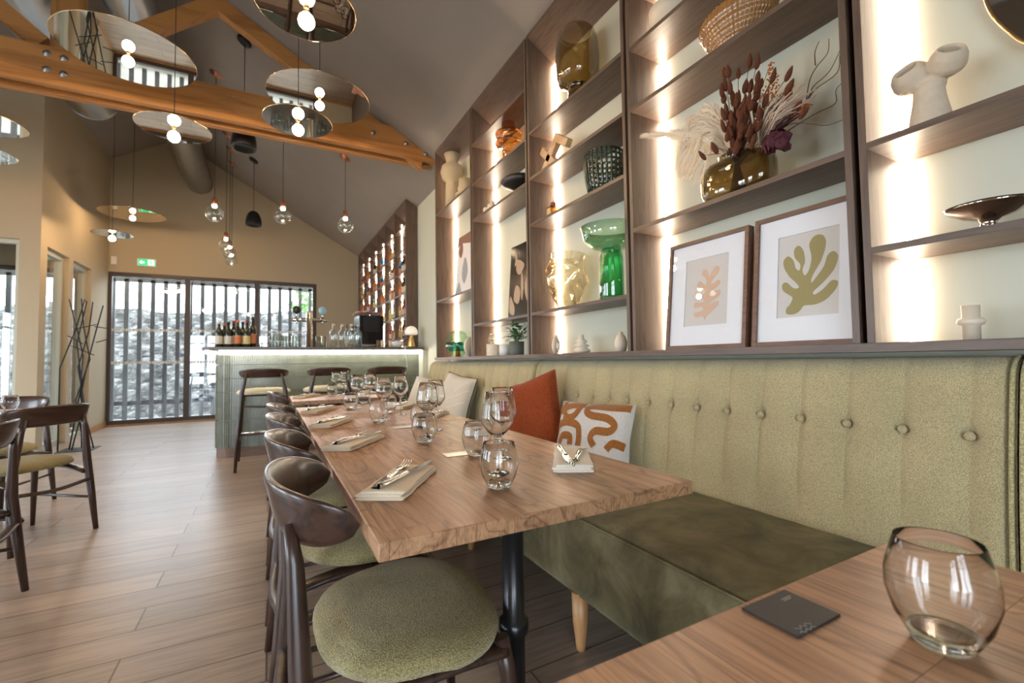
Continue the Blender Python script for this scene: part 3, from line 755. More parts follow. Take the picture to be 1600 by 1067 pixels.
def napkin_obj(mat):
    # folded four times : three layers with rounded folds at one long side
    o = empty('napkin', (0, 0, 0), 'x', 'napkin')
    def layer(m, hx, hy, z0, z1, sk, dx):
        def fn(u, v):
            a = 2 * pi * v; y = (u * 2 - 1) * hy; cx = spow(cos(a), .35) * hx; z = (z0 + z1) / 2 + spow(sin(a), .8) * (z1 - z0) / 2
            return (cx + dx + y * sk + .0012 * sin(y * 60), y + .002 * sin(cx * 70), z + .0006 * sin(y * 45 + cx * 30))
        m.grid(fn, 16, 20); n = len(m.v)
        m.f += [tuple(n - 21 + i for i in range(20)), tuple(n - 17 * 21 + i for i in reversed(range(20)))]; m.sm += [False, False]
    for k, (z0, z1, sk, dx, hx) in enumerate(((0, .0062, .0, 0, .052), (.0060, .0120, .03, -.001, .0505), (.0118, .0176, -.02, .001, .048))):
        m = MB(); layer(m, hx, .128 - .003 * k, z0, z1, sk, dx); m.build('fold', M[mat], o)
    return o
def fork():
    m = MB()
    # lies along +y, bowl up
    def hf(u, v):
        t = u; y = -.095 + t * .125; w = .0085 * (1 - t) ** .7 + .0028; a = 2 * pi * v
        z = .0018 + .010 * sin(pi * min(1, t)) * .6; return (w * cos(a), y, z + .0016 * sin(a))
    m.grid(hf, 16, 10)
    def neck(u, v):
        y = .028 + u * .022; w = .003 + .0095 * u ** .7; a = 2 * pi * v
        return (w * cos(a), y, .0035 - .004 * sin(pi * u) + .0013 * sin(a))
    m.grid(neck, 6, 10)
    for k in (-1.5, -.5, .5, 1.5):
        x = k * .0062
        m.tube([(x, .048, .0036), (x, .066, .0030), (x * .97, .084, .0052), (x * .95, .098, .0105)], [.0022, .0021, .0018, .0011], 8, flat=.7)
    return m.build('fork', M['cutlery'])
def knife():
    m = MB()
    def hf(u, v):
        y = -.105 + u * .105; a = 2 * pi * v; w = .0088 - .0028 * u; w *= min(1, (u * 30 + .15)) ** .5
        return (w * cos(a), y, .0060 + .0052 * sin(a) * (1 - .3 * u))
    m.grid(hf, 18, 12)
    bl = smooth_poly([(-.005, -.002), (.006, -.002), (.0095, .02), (.0095, .07), (.006, .095), (.0, .112), (-.004, .10), (-.005, .06)], 4)
    m.prism(bl, lambda a, b, z: (a, b, z), .0052, .0068)
    return m.build('knife', M['cutlery'])
tum, wine, nap, napw, fk, kn =  tumbler(), wineglass(), napkin_obj('linen'), napkin_obj('linen_w'), fork(), knife()
used = set()
fk.scale = kn.scale = (1.18, 1.18, 1.15)
def put(proto, loc, rz, label, group, cat, rot=None):
    if proto.name in used:
        o = dup(proto, loc, rz, label, group, rot)
    else:
        used.add(proto.name); o = proto; o.location = loc; o.rotation_euler = rot or (0, 0, rz)
        o['label'] = label
        if group: o['group'] = group
    o['category'] = cat; return o
rows = ((1.075, 'at the nearest place on the left of the long table', .929), (1.675, 'at the second place along the left of the long table', 1.567), (2.275, 'at the third place along the left of the row', 2.209), (2.90, 'at the fourth place along the left of the row', 2.906), (4.17, 'at the left place of the farthest table', 4.139))
dr = radians(-34)
for i, (y, w, gy) in enumerate(rows):
    x = .276 - .006 * i if i < 4 else .29
    rz = dr + radians((0, -3, 4, 6, 0)[i])
    put(nap, (x, y, TZ + .0004), rz, 'folded beige napkin ' + w, 'beige napkins along the left', 'napkin')
    d = Vector((sin(-rz), cos(rz))); n = Vector((d.y, -d.x))
    a = Vector((x, y)) - n * .020 + d * .008; b = Vector((x, y)) + n * .012 + d * .012
    put(fk, (a.x, a.y, TZ + .0182), rz + radians(2), 'silver fork ' + w, 'forks along the left', 'fork')
    put(kn, (b.x, b.y, TZ + .0182), rz - radians(10), 'silver knife ' + w, 'knives along the left', 'knife')
    put(tum, (.463 + (0, .024, .0, -.02, .015)[i], gy, TZ), 0, 'rounded tumbler on the left, ' + w.replace('on the left of', 'of').replace('along the left of', 'of'), 'tumblers on the long row', 'glass')
    put(wine, (.511 + (0, .02, .0, -.015, .01)[i], gy + .103, TZ), 0, 'stemmed wine glass ' + w, 'wine glasses on the long row', 'glass')
w2 = ('nearest place on the bench side of the long table', 'second place on the bench side of the long table', 'third place on the bench side', 'fourth place on the bench side, by the pale cushions', 'bench-side place of the farthest table')
for i, (y, gy) in enumerate(((1.055, .929), (1.69, 1.567), (2.29, 2.209), (2.84, 2.906), (4.17, 4.139))):
    x = .757; rz = dr + radians((0, 5, -4, -8, 3)[i])
    put(napw, (x, y, TZ + .0004), rz, 'pale napkin, ' + w2[i], 'pale napkins on the bench side', 'napkin')
    d = Vector((sin(-rz), cos(rz))); n = Vector((d.y, -d.x))
    a = Vector((x, y)) + n * .016 - d * .02; b = Vector((x, y)) - n * .018 - d * .03
    put(fk, (a.x, a.y, TZ + .0182), rz + pi - radians(12), 'silver fork, ' + w2[i], 'forks on the bench side', 'fork')
    put(kn, (b.x, b.y, TZ + .0182), rz + pi + radians(8), 'silver knife, ' + w2[i], 'knives on the bench side', 'knife')
    put(tum, (.558 + (0, .02, .03, .02, .02)[i], gy + .342, TZ), 0, 'tumbler, ' + w2[i], 'tumblers on the long row', 'glass')
    put(wine, (.606 + (0, .01, .03, .0, .01)[i], gy + .26, TZ), 0, 'wine glass, ' + w2[i], 'wine glasses on the long row', 'glass')
put(tum, (.595, .205, TZ), 0, 'large looking tumbler in the lower right corner of the view', None, 'glass')
for (x, y, l) in ((-1.50, 4.20, 'tumbler on the left table, nearer the room'), (-1.60, 4.10, 'tumbler on the left table, cut by the left edge')):
    put(tum, (x, y, TZ), 0, l, 'glasses on the left table', 'glass')
put(wine, (-1.62, 4.22, TZ), 0, 'wine glass on the left table at the very edge of the view', 'glasses on the left table', 'glass')
put(kn, (-1.47, 3.93, TZ), radians(60), 'knife lying on the left table behind the dark chair', None, 'knife')
# little metal name plates and the black card
def plate(x, y, rz, label):
    o = MB().box(-.042, .042, -.029, .029, 0, .0016).build('table_plate', M['plate'], bevel=.0004, loc=(x, y, TZ + .0002)); o.rotation_euler = (0, 0, rz)
    return tag(o, label, 'plate', 'small metal plates on the tables')
plate(.515, 1.32, radians(-2), 'small brushed metal plate on the table beside the nearest glasses')
plate(.521, 1.983, radians(2), 'small brushed metal plate on the table beside the second set of glasses')
bc = empty('table_card', (.5195, .311, TZ + .0002), 'black card with faint pale print lying on the nearest table', 'card')
MB().box(-.041, .041, -.031, .031, 0, .003).build('card', M['cardb'], bc, bevel=.0004)
pr = MB()
for k, (a, b) in enumerate(((-.03, -.018), (-.024, -.012))):
    pr.tube([(-.033 + .003 * i + k * .002, a + .0022 * sin(i * 2.1 + k), .0033) for i in range(9)], .00045, 5)
pr.box(.014, .032, .0180, .0192, .003, .0032).box(.014, .028, .0150, .0162, .003, .0032)
pr.build('print', M['print_p'], bc)

# ------------------------------------------------------------------ mirror disc pendants
def disc_lamp(x, y, z, r, label, zt=None):
    o = empty('disc_pendant', (x, y, z), label, 'pendant lamp', 'mirror disc pendants')
    d_ = MB().lathe([(0, 0), (r, 0), (r, .005), (0, .005)], 72); d_.sm = [False] * len(d_.sm); d_.build('disc', M['mirror'], o)
    MB().lathe([(r, -.001), (r + .0025, 0), (r + .0025, .005), (r, .006)], 72).build('rim', M['gold_rim'], o)
    MB().lathe([(0, -.022), (.013, -.022), (.013, -.001), (0, -.001)], 16).lathe([(0, .005), (.02, .005), (.02, .05), (.006, .06), (0, .06)], 16).build('socket', M['brass'], o)
    MB().sphere((0, 0, -.056), .035, 20, 1.05).build('bulb', M['bulb'], o)
    top = zc(x) - z
    MB().tube([(0, 0, .055), (0, 0, top - .01)], .0025, 6).build('cable', M['cord'], o)
    MB().lathe([(0, -.03), (.055, -.03), (.06, -.02), (.06, .03), (0, .03)], 20, (0, 0, top)).build('canopy', M['copper'], o)
    return o
disc_lamp(-.889, 4.0, 3.227, .397, 'large mirror disc pendant at upper left, in front of the timber truss')
disc_lamp(.362, 4.03, 3.249, .400, 'large mirror disc pendant in the middle, at the foot of the rafter')
disc_lamp(-1.81, 8.55, 3.28, .395, 'large disc pendant farthest away, above the exit sign, seen edge-on')
disc_lamp(-.567, 3.65, 2.60, .21, 'small mirror disc pendant below the large upper left disc')
disc_lamp(.161, 3.26, 2.635, .21, 'small mirror disc pendant overlapping the large middle disc')
disc_lamp(.139, 2.173, 2.628, .21, 'mirror disc pendant nearest the camera, cut by the top edge')
disc_lamp(-1.79, 7.5, 2.72, .21, 'small disc pendant low down in front of the left wall')
disc_lamp(-1.665, 4.18, 2.63, .21, 'golden mirror disc pendant cut by the left edge')
disc_lamp(-2.297, 5.70, 2.934, .25, 'lower small disc pendant at the left edge, under the golden one')

# ------------------------------------------------------------------ glass drop pendants over the bar
def drop_lamp(x, y, zb, label, r=.098):
    o = empty('glass_pendant', (x, y, zb), label, 'pendant lamp', 'clear glass drop pendants')
    pr = [(0, .0), (.03, .003), (.062, .018), (.088, .05), (.098, .09), (.092, .13), (.068, .17), (.042, .200), (.034, .225), (.036, .265), (.028, .275)]
    MB().lathe(pr, 28).build('glass_shade', M['clear2'], o)
    MB().lathe([(0, .205), (.022, .205), (.027, .22), (.027, .285), (.012, .30), (0, .30)], 20).build('socket', M['copper'], o)
    MB().lathe([(0, .165), (.02, .17), (.026, .185), (.022, .205), (0, .205)], 16).build('bulb', M['lamp'], o)
    top = zc(x) - zb
    MB().tube([(0, 0, .30), (0, 0, top - .01)], .0035, 6).build('cable', M['cord'], o)
    R_ = Matrix.Translation((0, 0, top)) @ Matrix.Rotation(math.atan(SL) if x > RX else -math.atan(SL), 4, 'Y')
    MB().lathe([(0, -.035), (.012, -.035), (.03, -.018), (.075, -.006), (.078, .0), (0, .0)], 24, M=R_).build('canopy', M['copper'], o)
    return o
drop_lamp(-.59, 6.42, 2.745, 'leftmost clear glass drop pendant')
drop_lamp(-.59, 8.07, 2.745, 'glass drop pendant at the top of the overlapping trio')
drop_lamp(-.58, 8.62, 2.745, 'glass drop pendant in the middle of the overlapping trio')
drop_lamp(-.59, 9.24, 2.745, 'glass drop pendant at the bottom of the overlapping trio')
drop_lamp(.14, 6.17, 2.745, 'glass drop pendant hanging between the black speaker and the right one')
drop_lamp(.87, 6.17, 2.72, 'rightmost clear glass drop pendant, before the back-bar')
def speaker(x, y, zb, label):
    o = empty('pendant_speaker', (x, y, zb), label, 'speaker', 'black pendant speakers')
    MB().lathe([(0, .035), (.085, .035), (.10, .0), (.112, .0), (.116, .03), (.113, .09), (.10, .15), (.076, .20), (.045, .228), (.02, .238), (0, .24)], 28).build('housing', M['black'], o)
    top = zc(x) - zb
    MB().tube([(0, 0, .235), (0, 0, top)], .004, 6).build('cable', M['cord'], o)
    R_ = Matrix.Translation((0, 0, top)) @ Matrix.Rotation(math.atan(SL), 4, 'Y')
    MB().lathe([(0, -.035), (.055, -.035), (.07, -.02), (.07, 0), (0, 0)], 24, M=R_).build('canopy', M['black'], o)
speaker(-.24, 5.27, 3.22, 'black bell-shaped pendant speaker half hidden by the tie beam')
speaker(-.235, 8.37, 3.27, 'black bell-shaped pendant speaker hanging before the back wall')

# ------------------------------------------------------------------ the bar
BZ = 1.173
bar = empty('bar_counter', (0, 5.85, 0), 'curved-end bar counter clad in sage green tiles with a glowing edge', 'bar counter')
def barplan(off):
    r = .16; p = []
    y0 = -.0 - off; x0 = -.51 - off
    p.append((1.74, y0))
    for k in range(9):
        a = -pi / 2 - k / 8 * pi / 2; p.append((x0 + r + off * 0 + r * cos(a), y0 + r + r * sin(a)))
    p.append((x0, .75)); return p
core = barplan(-.01)
MB().prism(core + [(1.74, .75)], lambda a, b, z: (a, b, z), .1, BZ - .002).build('core', M['grout'], bar)
MB().prism(barplan(-.004) + [(1.74, .75)], lambda a, b, z: (a, b, z), 0, .105).build('plinth', M['skirt'], bar)
# vertical finger tiles
def walk(poly, step):
    pts = []; carry = 0
    for a, b in zip(poly, poly[1:]):
        a, b = Vector(a), Vector(b); l = (b - a).length; s = carry
        while s < l: pts.append((a + (b - a) * (s / l), (b - a).normalized())); s += step
        carry = s - l
    return pts
tl = MB(); rowh = (BZ - .11) / 7
for p, d in walk(barplan(0), .0215):
    n = Vector((d.y, -d.x)) * -1
    for k in range(7):
        z0 = .108 + k * rowh; z1 = z0 + rowh - .005
        q = [p + d * .0095 - n * .006 * 0, p + d * .0055 - n * .0065, p - d * .0055 - n * .0065, p - d * .0095]
        q = [v - n * 0 for v in q]; inn = [p - d * .0095 + n * .012, p + d * .0095 + n * .012]
        ring = [q[0], q[1], q[2], q[3]] + inn
        tl.prism([tuple(v) for v in ring], lambda a, b, z: (a, b, z), z0, z1)
tb = tl.build('tile_cladding', M['tile'], bar)
tp = [(1.75, -.25), (-.50, -.25)] + [(-.50 + .12 * cos(a) , -.13 + .12 * sin(a)) for a in (-pi / 2 - k * pi / 16 for k in range(1, 9))] + [(-.62, .76), (1.75, .76)]
MB().prism(tp, lambda a, b, z: (a, b, z), BZ, BZ + .035).build('worktop', M['concrete'], bar, bevel=.004)
MB().box(-.47, 1.735, -.150, -.125, BZ - .045, BZ - .001).box(-.60, -.575, -.10, .74, BZ - .03, BZ - .001).build('led_strip', M['ledbar'], bar)
CT = BZ + .0355
def bottle_prof(r, h, nr, sh=.62, nk=.78):
    return [(0, 0), (r * .9, 0), (r, h * .02), (r, h * sh), (r * .9, h * (sh + .06)), (nr * 1.3, h * nk), (nr, h * (nk + .03)), (nr, h * .96), (nr * 1.15, h * .965), (nr * 1.15, h * .995), (0, h)]
def bottle(name, mat, cap, labelmat, r=.037, h=.31, nr=.014, sh=.6, nk=.76, lz=(.15, .45)):
    o = empty(name, (0, 0, 0), 'x', 'bottle')
    MB().lathe(bottle_prof(r, h, nr, sh, nk)[:8] + [(nr, h * .96), (0, h * .96)], 16).build('glass_body', M[mat], o)
    MB().lathe([(0, h * .9), (nr * 1.15, h * .9), (nr * 1.2, h), (0, h)], 12).build('cap', M[cap], o)
    if labelmat: MB().lathe([(r * 1.012, h * lz[0]), (r * 1.02, h * (lz[0] + .01)), (r * 1.02, h * (lz[1] - .01)), (r * 1.012, h * lz[1])], 20).build('paper_label', M[labelmat], o)
    return o
M['wineg'] = plain('dark_wine_glass', (.012, .018, .008), .08, coat=.6)
M['lab_w'] = plain('label_white', (.62, .58, .50), .7); M['lab_o'] = plain('label_orange', (.60, .20, .08), .7); M['lab_y'] = plain('label_yellow', (.62, .50, .22), .7)
M['cap_r'] = plain('cap_red', (.32, .02, .03), .4); M['cap_o'] = plain('cap_orange', (.55, .16, .04), .4); M['cap_b'] = plain('cap_dark', (.02, .015, .012), .4); M['cap_w'] = plain('cap_cream', (.6, .55, .45), .5)
wb = [('cap_w', 'lab_w', .30, 'cream capsule and white label, leftmost'), ('cap_o', 'lab_y', .285, 'amber capsule, second from left'), ('cap_b', 'lab_w', .30, 'dark capsule and white label, third from left'), ('cap_r', 'lab_w', .315, 'red capsule and white label, fourth from left'),
      ('cap_o', 'lab_o', .32, 'orange capsule and orange band'), ('cap_b', 'lab_y', .31, 'dark capsule and yellowish label'), ('cap_r', 'lab_y', .315, 'red capsule, second from right'), ('cap_b', 'lab_o', .37, 'black capsule and round orange label, tallest and rightmost')]
for i, (cp, lb, h, lbl) in enumerate(wb):
    b = bottle('wine_bottle', 'wineg', cp, lb, .037, h); b.location = (-.50 + i * .049 * .93 + (.012 if i == 7 else 0), 6.06 + (.07 if i % 2 else 0), CT)
    tag(b, 'dark wine bottle on the bar with ' + lbl, 'bottle', 'wine bottles at the left end of the bar')
# beer tap
tap = empty('beer_tap', (.435, 6.05, CT), 'steel T-shaped beer tap with two round badges on the bar', 'beer tap')
MB().lathe([(0, 0), (.055, 0), (.055, .012), (.040, .02), (.038, .44), (.030, .455), (0, .46)], 24).build('column', M['steel'], tap)
MB().tube([(-.20, 0, .345), (.20, 0, .345)], .026, 16).build('cross_arm', M['steel'], tap)
for s, m_, nm in ((-1, 'blackc', 'dark badge'), (1, 'badge', 'light blue badge')):
    if m_ == 'badge': M['badge'] = plain('badge_blue', (.30, .50, .62), .4)
    x = s * .145
    h_ = MB().tube([(x, -.03, .36), (x, -.04, .42)], .008, 8).build('tap_handle', M['steel'], tap)
    bd = MB().lathe([(0, -.008), (.045, -.008), (.048, 0), (.045, .008), (0, .008)], 24, M=Matrix.Translation((x, -.045, .46)) @ Matrix.Rotation(pi / 2, 4, 'X')).build('badge', M[m_], h_); bd['label'] = nm
    MB().tube([(x, -.02, .345), (x, -.06, .33), (x, -.065, .29)], .008, 8).build('spout', M['steel'], tap)
# glassware and water bottles along the counter
tall = bottle('water_bottle', 'clear2', 'cap_w', None, .046, .30, .016, .62, .75)
for i, (x, y) in enumerate(((.71, 6.02), (.815, 6.03), (.92, 6.0), (1.0, 5.98))):
    b = tall if i == 0 else dup(tall, (0, 0, 0)); b.location = (x, y, CT)
    tag(b, ('clear water bottle right of the beer tap, leftmost of the clear ones', 'clear water bottle, second from the beer tap', 'clear water bottle, third from the beer tap', 'clear water bottle beside the coffee machine')[i], 'bottle', 'clear water bottles on the bar')
sy = bottle('syrup_bottle', 'clear2', 'cap_b', 'lab_w', .032, .30, .011, .6, .74)
for i, (x, y) in enumerate(((.90, 6.35), (.97, 6.38), (1.04, 6.33), (1.0, 6.5))):
    b = sy if i == 0 else dup(sy, (0, 0, 0)); b.location = (x * 1.02, y, CT + .02)
    tag(b, ('dark-capped bottle behind the water bottles, leftmost of four', 'dark-capped bottle behind the water bottles, second of four', 'dark-capped bottle behind the water bottles, nearest the coffee machine', 'dark-capped bottle hindmost behind the water bottles')[i], 'bottle', 'dark-capped bottles on the bar')
    MB().box(-.05, .05, -.05, .05, -.02, -.0005)
sb = MB().box(.86, 1.12, 6.27, 6.56, CT, CT + .0195).build('bottle_tray', M['black'], bevel=.003); tag(sb, 'low black tray under the dark-capped bottles on the bar', 'tray')
def cglass(name, h, r, mat='clear2'):
    return MB().lathe([(0, .004), (r * .8, .002), (r, h), (r * .94, h), (r * .75, .012), (0, .012)], 20).build(name, M[mat])
cg = cglass('bar_glass', .15, .035)
pl = [(.03, 6.1, 'first'), (.10, 6.05, 'second'), (.165, 6.12, 'third'), (.235, 6.06, 'fourth'), (.31, 6.1, 'fifth'), (.545, 6.12, 'sixth'), (.60, 6.06, 'seventh')]
for i, (x, y, n) in enumerate(pl):
    g = cg if i == 0 else dup(cg, (0, 0, 0)); g.location = (x, y, CT)
    tag(g, 'clear straight bar glass, %s from the left along the counter' % n, 'glass', 'clear glasses on the bar')
cf = bottle('carafe', 'clear2', 'glass', None, .05, .22, .022, .35, .6)
for i, x in enumerate((.05, .13)):
    b = cf if i == 0 else dup(cf, (0, 0, 0)); b.location = (x, 6.22, CT)
    tag(b, 'clear glass carafe on the bar, %s of the two' % ('left' if i == 0 else 'right'), 'carafe', 'carafes on the bar')
cm = empty('coffee_machine', (1.20, 6.35, CT), 'gloss black coffee machine standing on the bar', 'coffee machine')
MB().box(-.16, .16, -.2, .2, .03, .44).build('body', M['screen_black'], cm, bevel=.012)
MB().box(-.15, .15, -.19, .19, 0, .03).build('base', M['black'], cm)
MB().box(-.10, .10, -.205, -.2, .22, .40).build('front_panel', M['black'], cm)
MB().box(-.14, .14, -.26, -.2, .02, .05).build('drip_tray', M['steel'], cm)
tw = MB()
def towel(u, v): 
    x = -.17 + .34 * u; y = -.16 + .30 * v; return (x, y, .004 + .03 * abs(sin(u * 9 + v * 4)) * (.5 + .5 * sin(v * 7)) + .02 * sin(u * 3))
tw.grid(towel, 40, 20); tw.grid(lambda u, v: tuple(Vector(towel(u, v)) - Vector((0, 0, .008 if 0 < u < 1 and 0 < v < 1 else 0))), 40, 20)
M['pinkt'] = fabric('pink_towel', (.62, .34, .28), 200, .3, .2)
two = tw.build('folded_towel', M['pinkt'], loc=(1.17, 6.35, CT + .455)); tag(two, 'crumpled pink towel lying on top of the coffee machine', 'towel')
M['cupb'] = plain('brown_cup', (.22, .12, .08), .4)
for i, x in enumerate((1.235, 1.285, 1.335, 1.385)):
    pc_ = MB().lathe([(0, 0), (.024, 0), (.024, .10), (.022, .10), (.02, .006), (0, .006)], 14).build('cup_stack', M['cupb' if i % 2 == 0 else 'cream'], loc=(x * 1.02, 6.02, CT))
    tag(pc_, ('brown cup stack nearest the coffee machine', 'cream cup stack left of centre before the coffee machine', 'brown cup stack right of centre before the coffee machine', 'cream cup stack farthest right before the coffee machine')[i], 'cups', 'stacked cups on the bar')
lp = empty('mushroom_lamp', (1.635, 5.80, CT), 'gold mushroom table lamp with a white dome at the right end of the bar', 'table lamp')
MB().lathe([(0, 0), (.052, 0), (.050, .02), (.036, .08), (.021, .14), (.018, .165), (0, .165)], 20).build('base', M['brass'], lp)
sm, t_, b_ = newmat('lamp_dome'); b_.inputs['Base Color'].default_value = (.8, .74, .66, 1); b_.inputs['Emission Color'].default_value = (1, .85, .7, 1); b_.inputs['Emission Strength'].default_value = .25
MB().lathe([(0, .165), (.07, .165), (.083, .175), (.086, .195), (.078, .23), (.055, .262), (.025, .277), (0, .28)], 24).build('shade', sm, lp)
lc = MB().tube(smooth_poly([(1.56, 5.70, CT + .006), (1.50, 5.61, CT + .006), (1.50, 5.587, CT - .006), (1.50, 5.585, 1.15), (1.52, 5.60, .95), (1.46, 5.62, .75), (1.50, 5.62, .55), (1.58, 5.63, .42), (1.46, 5.63, .36), (1.38, 5.62, .46), (1.46, 5.61, .56), (1.56, 5.62, .50), (1.58, 5.62, .30)], 6, False), .0055, 6).build('lamp_cable', M['white'])
tag(lc, 'white cable hanging in a loop down the right end of the bar front', 'cable')
wr = MB().lathe([(0, -.04), (.05, -.035), (.085, 0), (.07, .03), (.03, .045), (0, .048)], 9, (0, 0, .041), sx=1.0, sy=.6).build('stone_ornament', M['white'], loc=(1.47, 5.85, CT)); tag(wr, 'white rock-like ornament beside the gold mushroom lamp', 'ornament')

# back-bar shelving on the right wall
bb = empty('back_bar', (1.64, 6.08, 0), 'tall brown back-bar shelving filled with lit bottles', 'shelving')
cw = .617; nc = 6; dpt = .165
def zt(x=1.64): return zc(x) - .015
for k in range(nc + 1):
    y = k * cw
    MB().prism([(0, BZ + .037), (dpt, BZ + .037), (dpt, zc(1.805) - .02), (0, zt())], lambda a, b, yy: (a, yy, b), y - .012, y + .012).build('side_panel', M['laminate'], bb)
MB().prism([(0, zt() - .03), (dpt, zc(1.805) - .05), (dpt, zc(1.805) - .02), (0, zt())], lambda a, b, yy: (a, yy, b), 0, nc * cw).build('top_panel', M['laminate_y'], bb)
MB().box(dpt - .006, dpt, 0, nc * cw, BZ + .04, 3.1).build('back_panel', M['laminate_y'], bb)
blev = [[1.35, 1.66, 1.98, 2.29, 2.60, 2.92], [1.35, 1.66, 1.98, 2.29, 2.60, 2.92], [1.66, 1.98, 2.29, 2.60, 2.92], [1.66, 1.98, 2.29, 2.60, 2.92], [1.66, 1.98, 2.29, 2.60, 2.92], [1.66, 1.98, 2.29, 2.60, 2.92]]
for k in range(nc):
    for z in blev[k]: MB().box(0, dpt, k * cw + .012, (k + 1) * cw - .012, z - .018, z).build('shelf', M['laminate_y'], bb)
    MB().box(dpt - .062, dpt - .050, (k + 1) * cw - .019, (k + 1) * cw - .013, 1.2, 3.08).build('led_strip', M['led'], bb)
cols = {'clear': 'clear2', 'green': 'green', 'amber': 'amber', 'dark': 'wineg', 'brown': 'smoke'}
M['blue'] = glass('blue_glass', (.12, .45, .75), .08, 0, 2.5, .8, (.02, .15, .4)); M['red'] = plain('red_drink', (.25, .03, .02), .15); M['teal'] = glass('teal_glass', (.2, .65, .62), .08, 0, 2.5, .8, (.05, .3, .3)); M['orangeb'] = plain('orange_drink', (.55, .17, .03), .15)
cols.update(blue='blue', red='red', teal='teal', orange='orangeb')
protos = {}
for i, (n_, m_) in enumerate(cols.items()):
    h = (.25, .27, .24, .28, .26, .23, .25, .27, .24)[i]
    protos[n_] = bottle('liquor_bottle', m_, ('cap_b', 'cap_w', 'cap_r', 'cap_o')[i % 4], ('lab_w', 'lab_y', 'lab_o')[i % 3], .034 + .003 * (i % 3), h, .012, .6, .74)
random.seed(11)
names = list(cols); usedp = set()
ordn = ['nearest', 'second nearest', 'third nearest', 'fourth nearest', 'fifth nearest', 'farthest']
lev = {1.35: 'lowest', 1.66: 'second', 1.98: 'third', 2.29: 'fourth', 2.60: 'fifth', 2.92: 'sixth'}
for k in range(nc):
    for z in blev[k]:
        if z > 2.61 or (k < 1 and z > 2.4): continue
        n_ = 4 if k < 2 else 3
        pick = random.sample(names, n_)
        for j, c_ in enumerate(pick):
            y = 6.08 + k * cw + .09 + j * (.44 / (n_ - 1))
            l = '%s bottle on the %s back-bar shelf in the %s column' % (c_, lev[z], ordn[k])
            if c_ in usedp: b = dup(protos[c_], (1.72, y, z + .0003), random.uniform(0, 6))
            else: usedp.add(c_); b = protos[c_]; b.location = (1.72, y, z + .0003)
            tag(b, l, 'bottle', 'lit bottles on the back-bar')
for i, y in enumerate((6.2, 6.32, 6.42, 6.9, 7.02)):
    c_ = ('teal', 'blue', 'clear', 'green', 'clear')[i]
    b = dup(protos[c_], (1.71, y, CT), 0); tag(b, '%s bottle standing low behind the bar top, %s from the room' % (c_, ('first', 'second', 'third', 'fourth', 'fifth')[i]), 'bottle', 'bottles behind the bar top')
tag(MB().box(1.50, 1.80, 6.63, 9.85, BZ - .01, BZ + .035).box(1.52, 1.80, 6.64, 9.85, 0, BZ - .01).build('back_counter', M['laminate'], bevel=.003), 'low brown counter under the back-bar shelving', 'counter')

# ------------------------------------------------------------------ coat stand
cs = empty('coat_stand', (-2.05, 7.45, 0), 'black branching metal coat stand in front of the glazed doors', 'coat stand')
MB().box(-.17, .17, -.17, .17, 0, .008).build('base', M['black'], cs)
rods = [[(-.16, -.10, 0), (-.16, -.1, 1.0), (-.06, .0, 1.45), (.02, .02, 1.85)], [(-.10, .05, 0), (.00, .0, .7), (.02, 0, 1.15), (-.05, .02, 1.5), (-.12, 0, 1.84)],
        [(-.05, -.05, 0), (.04, 0, .55), (-.03, .02, 1.0), (.06, .03, 1.45), (.10, .0, 1.82)], [(.04, .05, 0), (-.04, 0, .6), (.08, .02, 1.1), (.02, 0, 1.5), (-.02, .05, 1.86)],
        [(.14, .0, 0), (.0, .02, .65), (.08, .0, 1.15), (.13, .02, 1.45), (.20, .0, 1.78)], [(.0, .1, 0), (.0, .05, .8), (-.04, .0, 1.3), (.04, .02, 1.83)]]
for i, r_ in enumerate(rods): MB().tube([(a, b, z + .008) for a, b, z in r_], .0075, 6).build('rod', M['black'], cs)
for a, b in (((.14, 0, 1.32), (.26, -.02, 1.36)), ((-.07, 0, 1.48), (.14, .02, 1.55)), ((-.12, -.02, 1.40), (.02, 0, 1.30)), ((-.09, -.02, 1.28), (.12, .02, 1.16)), ((.12, 0, 1.52), (.24, 0, 1.50))):
    MB().tube([a, b], .006, 6).build('peg', M['black'], cs)
# ------------------------------------------------------------------ objects on the shelves
def obj1(name, mb, mat, loc, label, cat, group=None, rz=0):
    o = mb.build(name, M[mat], loc=loc); o.rotation_euler = (0, 0, rz); return tag(o, label, cat, group)
XS = 1.685
# far column
obj1('vase', MB().lathe([(0, 0), (.075, 0), (.068, .26), (.062, .275), (.105, .315), (.122, .38), (.105, .445), (.058, .485), (.066, .52), (.084, .575), (.074, .575), (.052, .52), (0, .51)], 32), 'tan', (1.675, 4.37, 2.61), 'tall sand-coloured vase made of stacked rounded forms, top of the far column', 'vase')
obj1('vase', MB().lathe([(0, 0), (.06, .0), (.075, .03), (.10, .035), (.10, .05), (.07, .07), (.075, .11), (.06, .14), (.062, .20), (.05, .20), (.05, .1), (0, .1)], 28), 'tan', (1.69, 4.06, 2.61), 'short sand-coloured tiered vase beside the tall one', 'vase')
fr1 = empty('abstract_print', (1.64, 4.02, 1.67), 'abstract print of brown and grey rounded shapes leaning in the far column', 'picture')
fr1.rotation_euler = (0, radians(5), 0)
MB().box(0, .012, -.22, .22, 0, .60).build('panel', M['paper'], fr1)
YZ = lambda a, b, x: (x, a, b)
M['brownp'] = plain('brown_print', (.22, .11, .07), .7); M['greyp'] = plain('grey_print', (.30, .31, .32), .7)
MB().prism(smooth_poly([(-.22, .60), (.22, .60), (.22, .50), (.1, .52), (-.22, .46)], 1), YZ, -.001, 0).build('brown_shape', M['brownp'], fr1)
MB().prism(smooth_poly([(.16, .40), (.19, .46), (.12, .53), (.08, .45), (.11, .38)]), YZ, -.002, -.001).build('leaf_shape', M['brownp'], fr1)
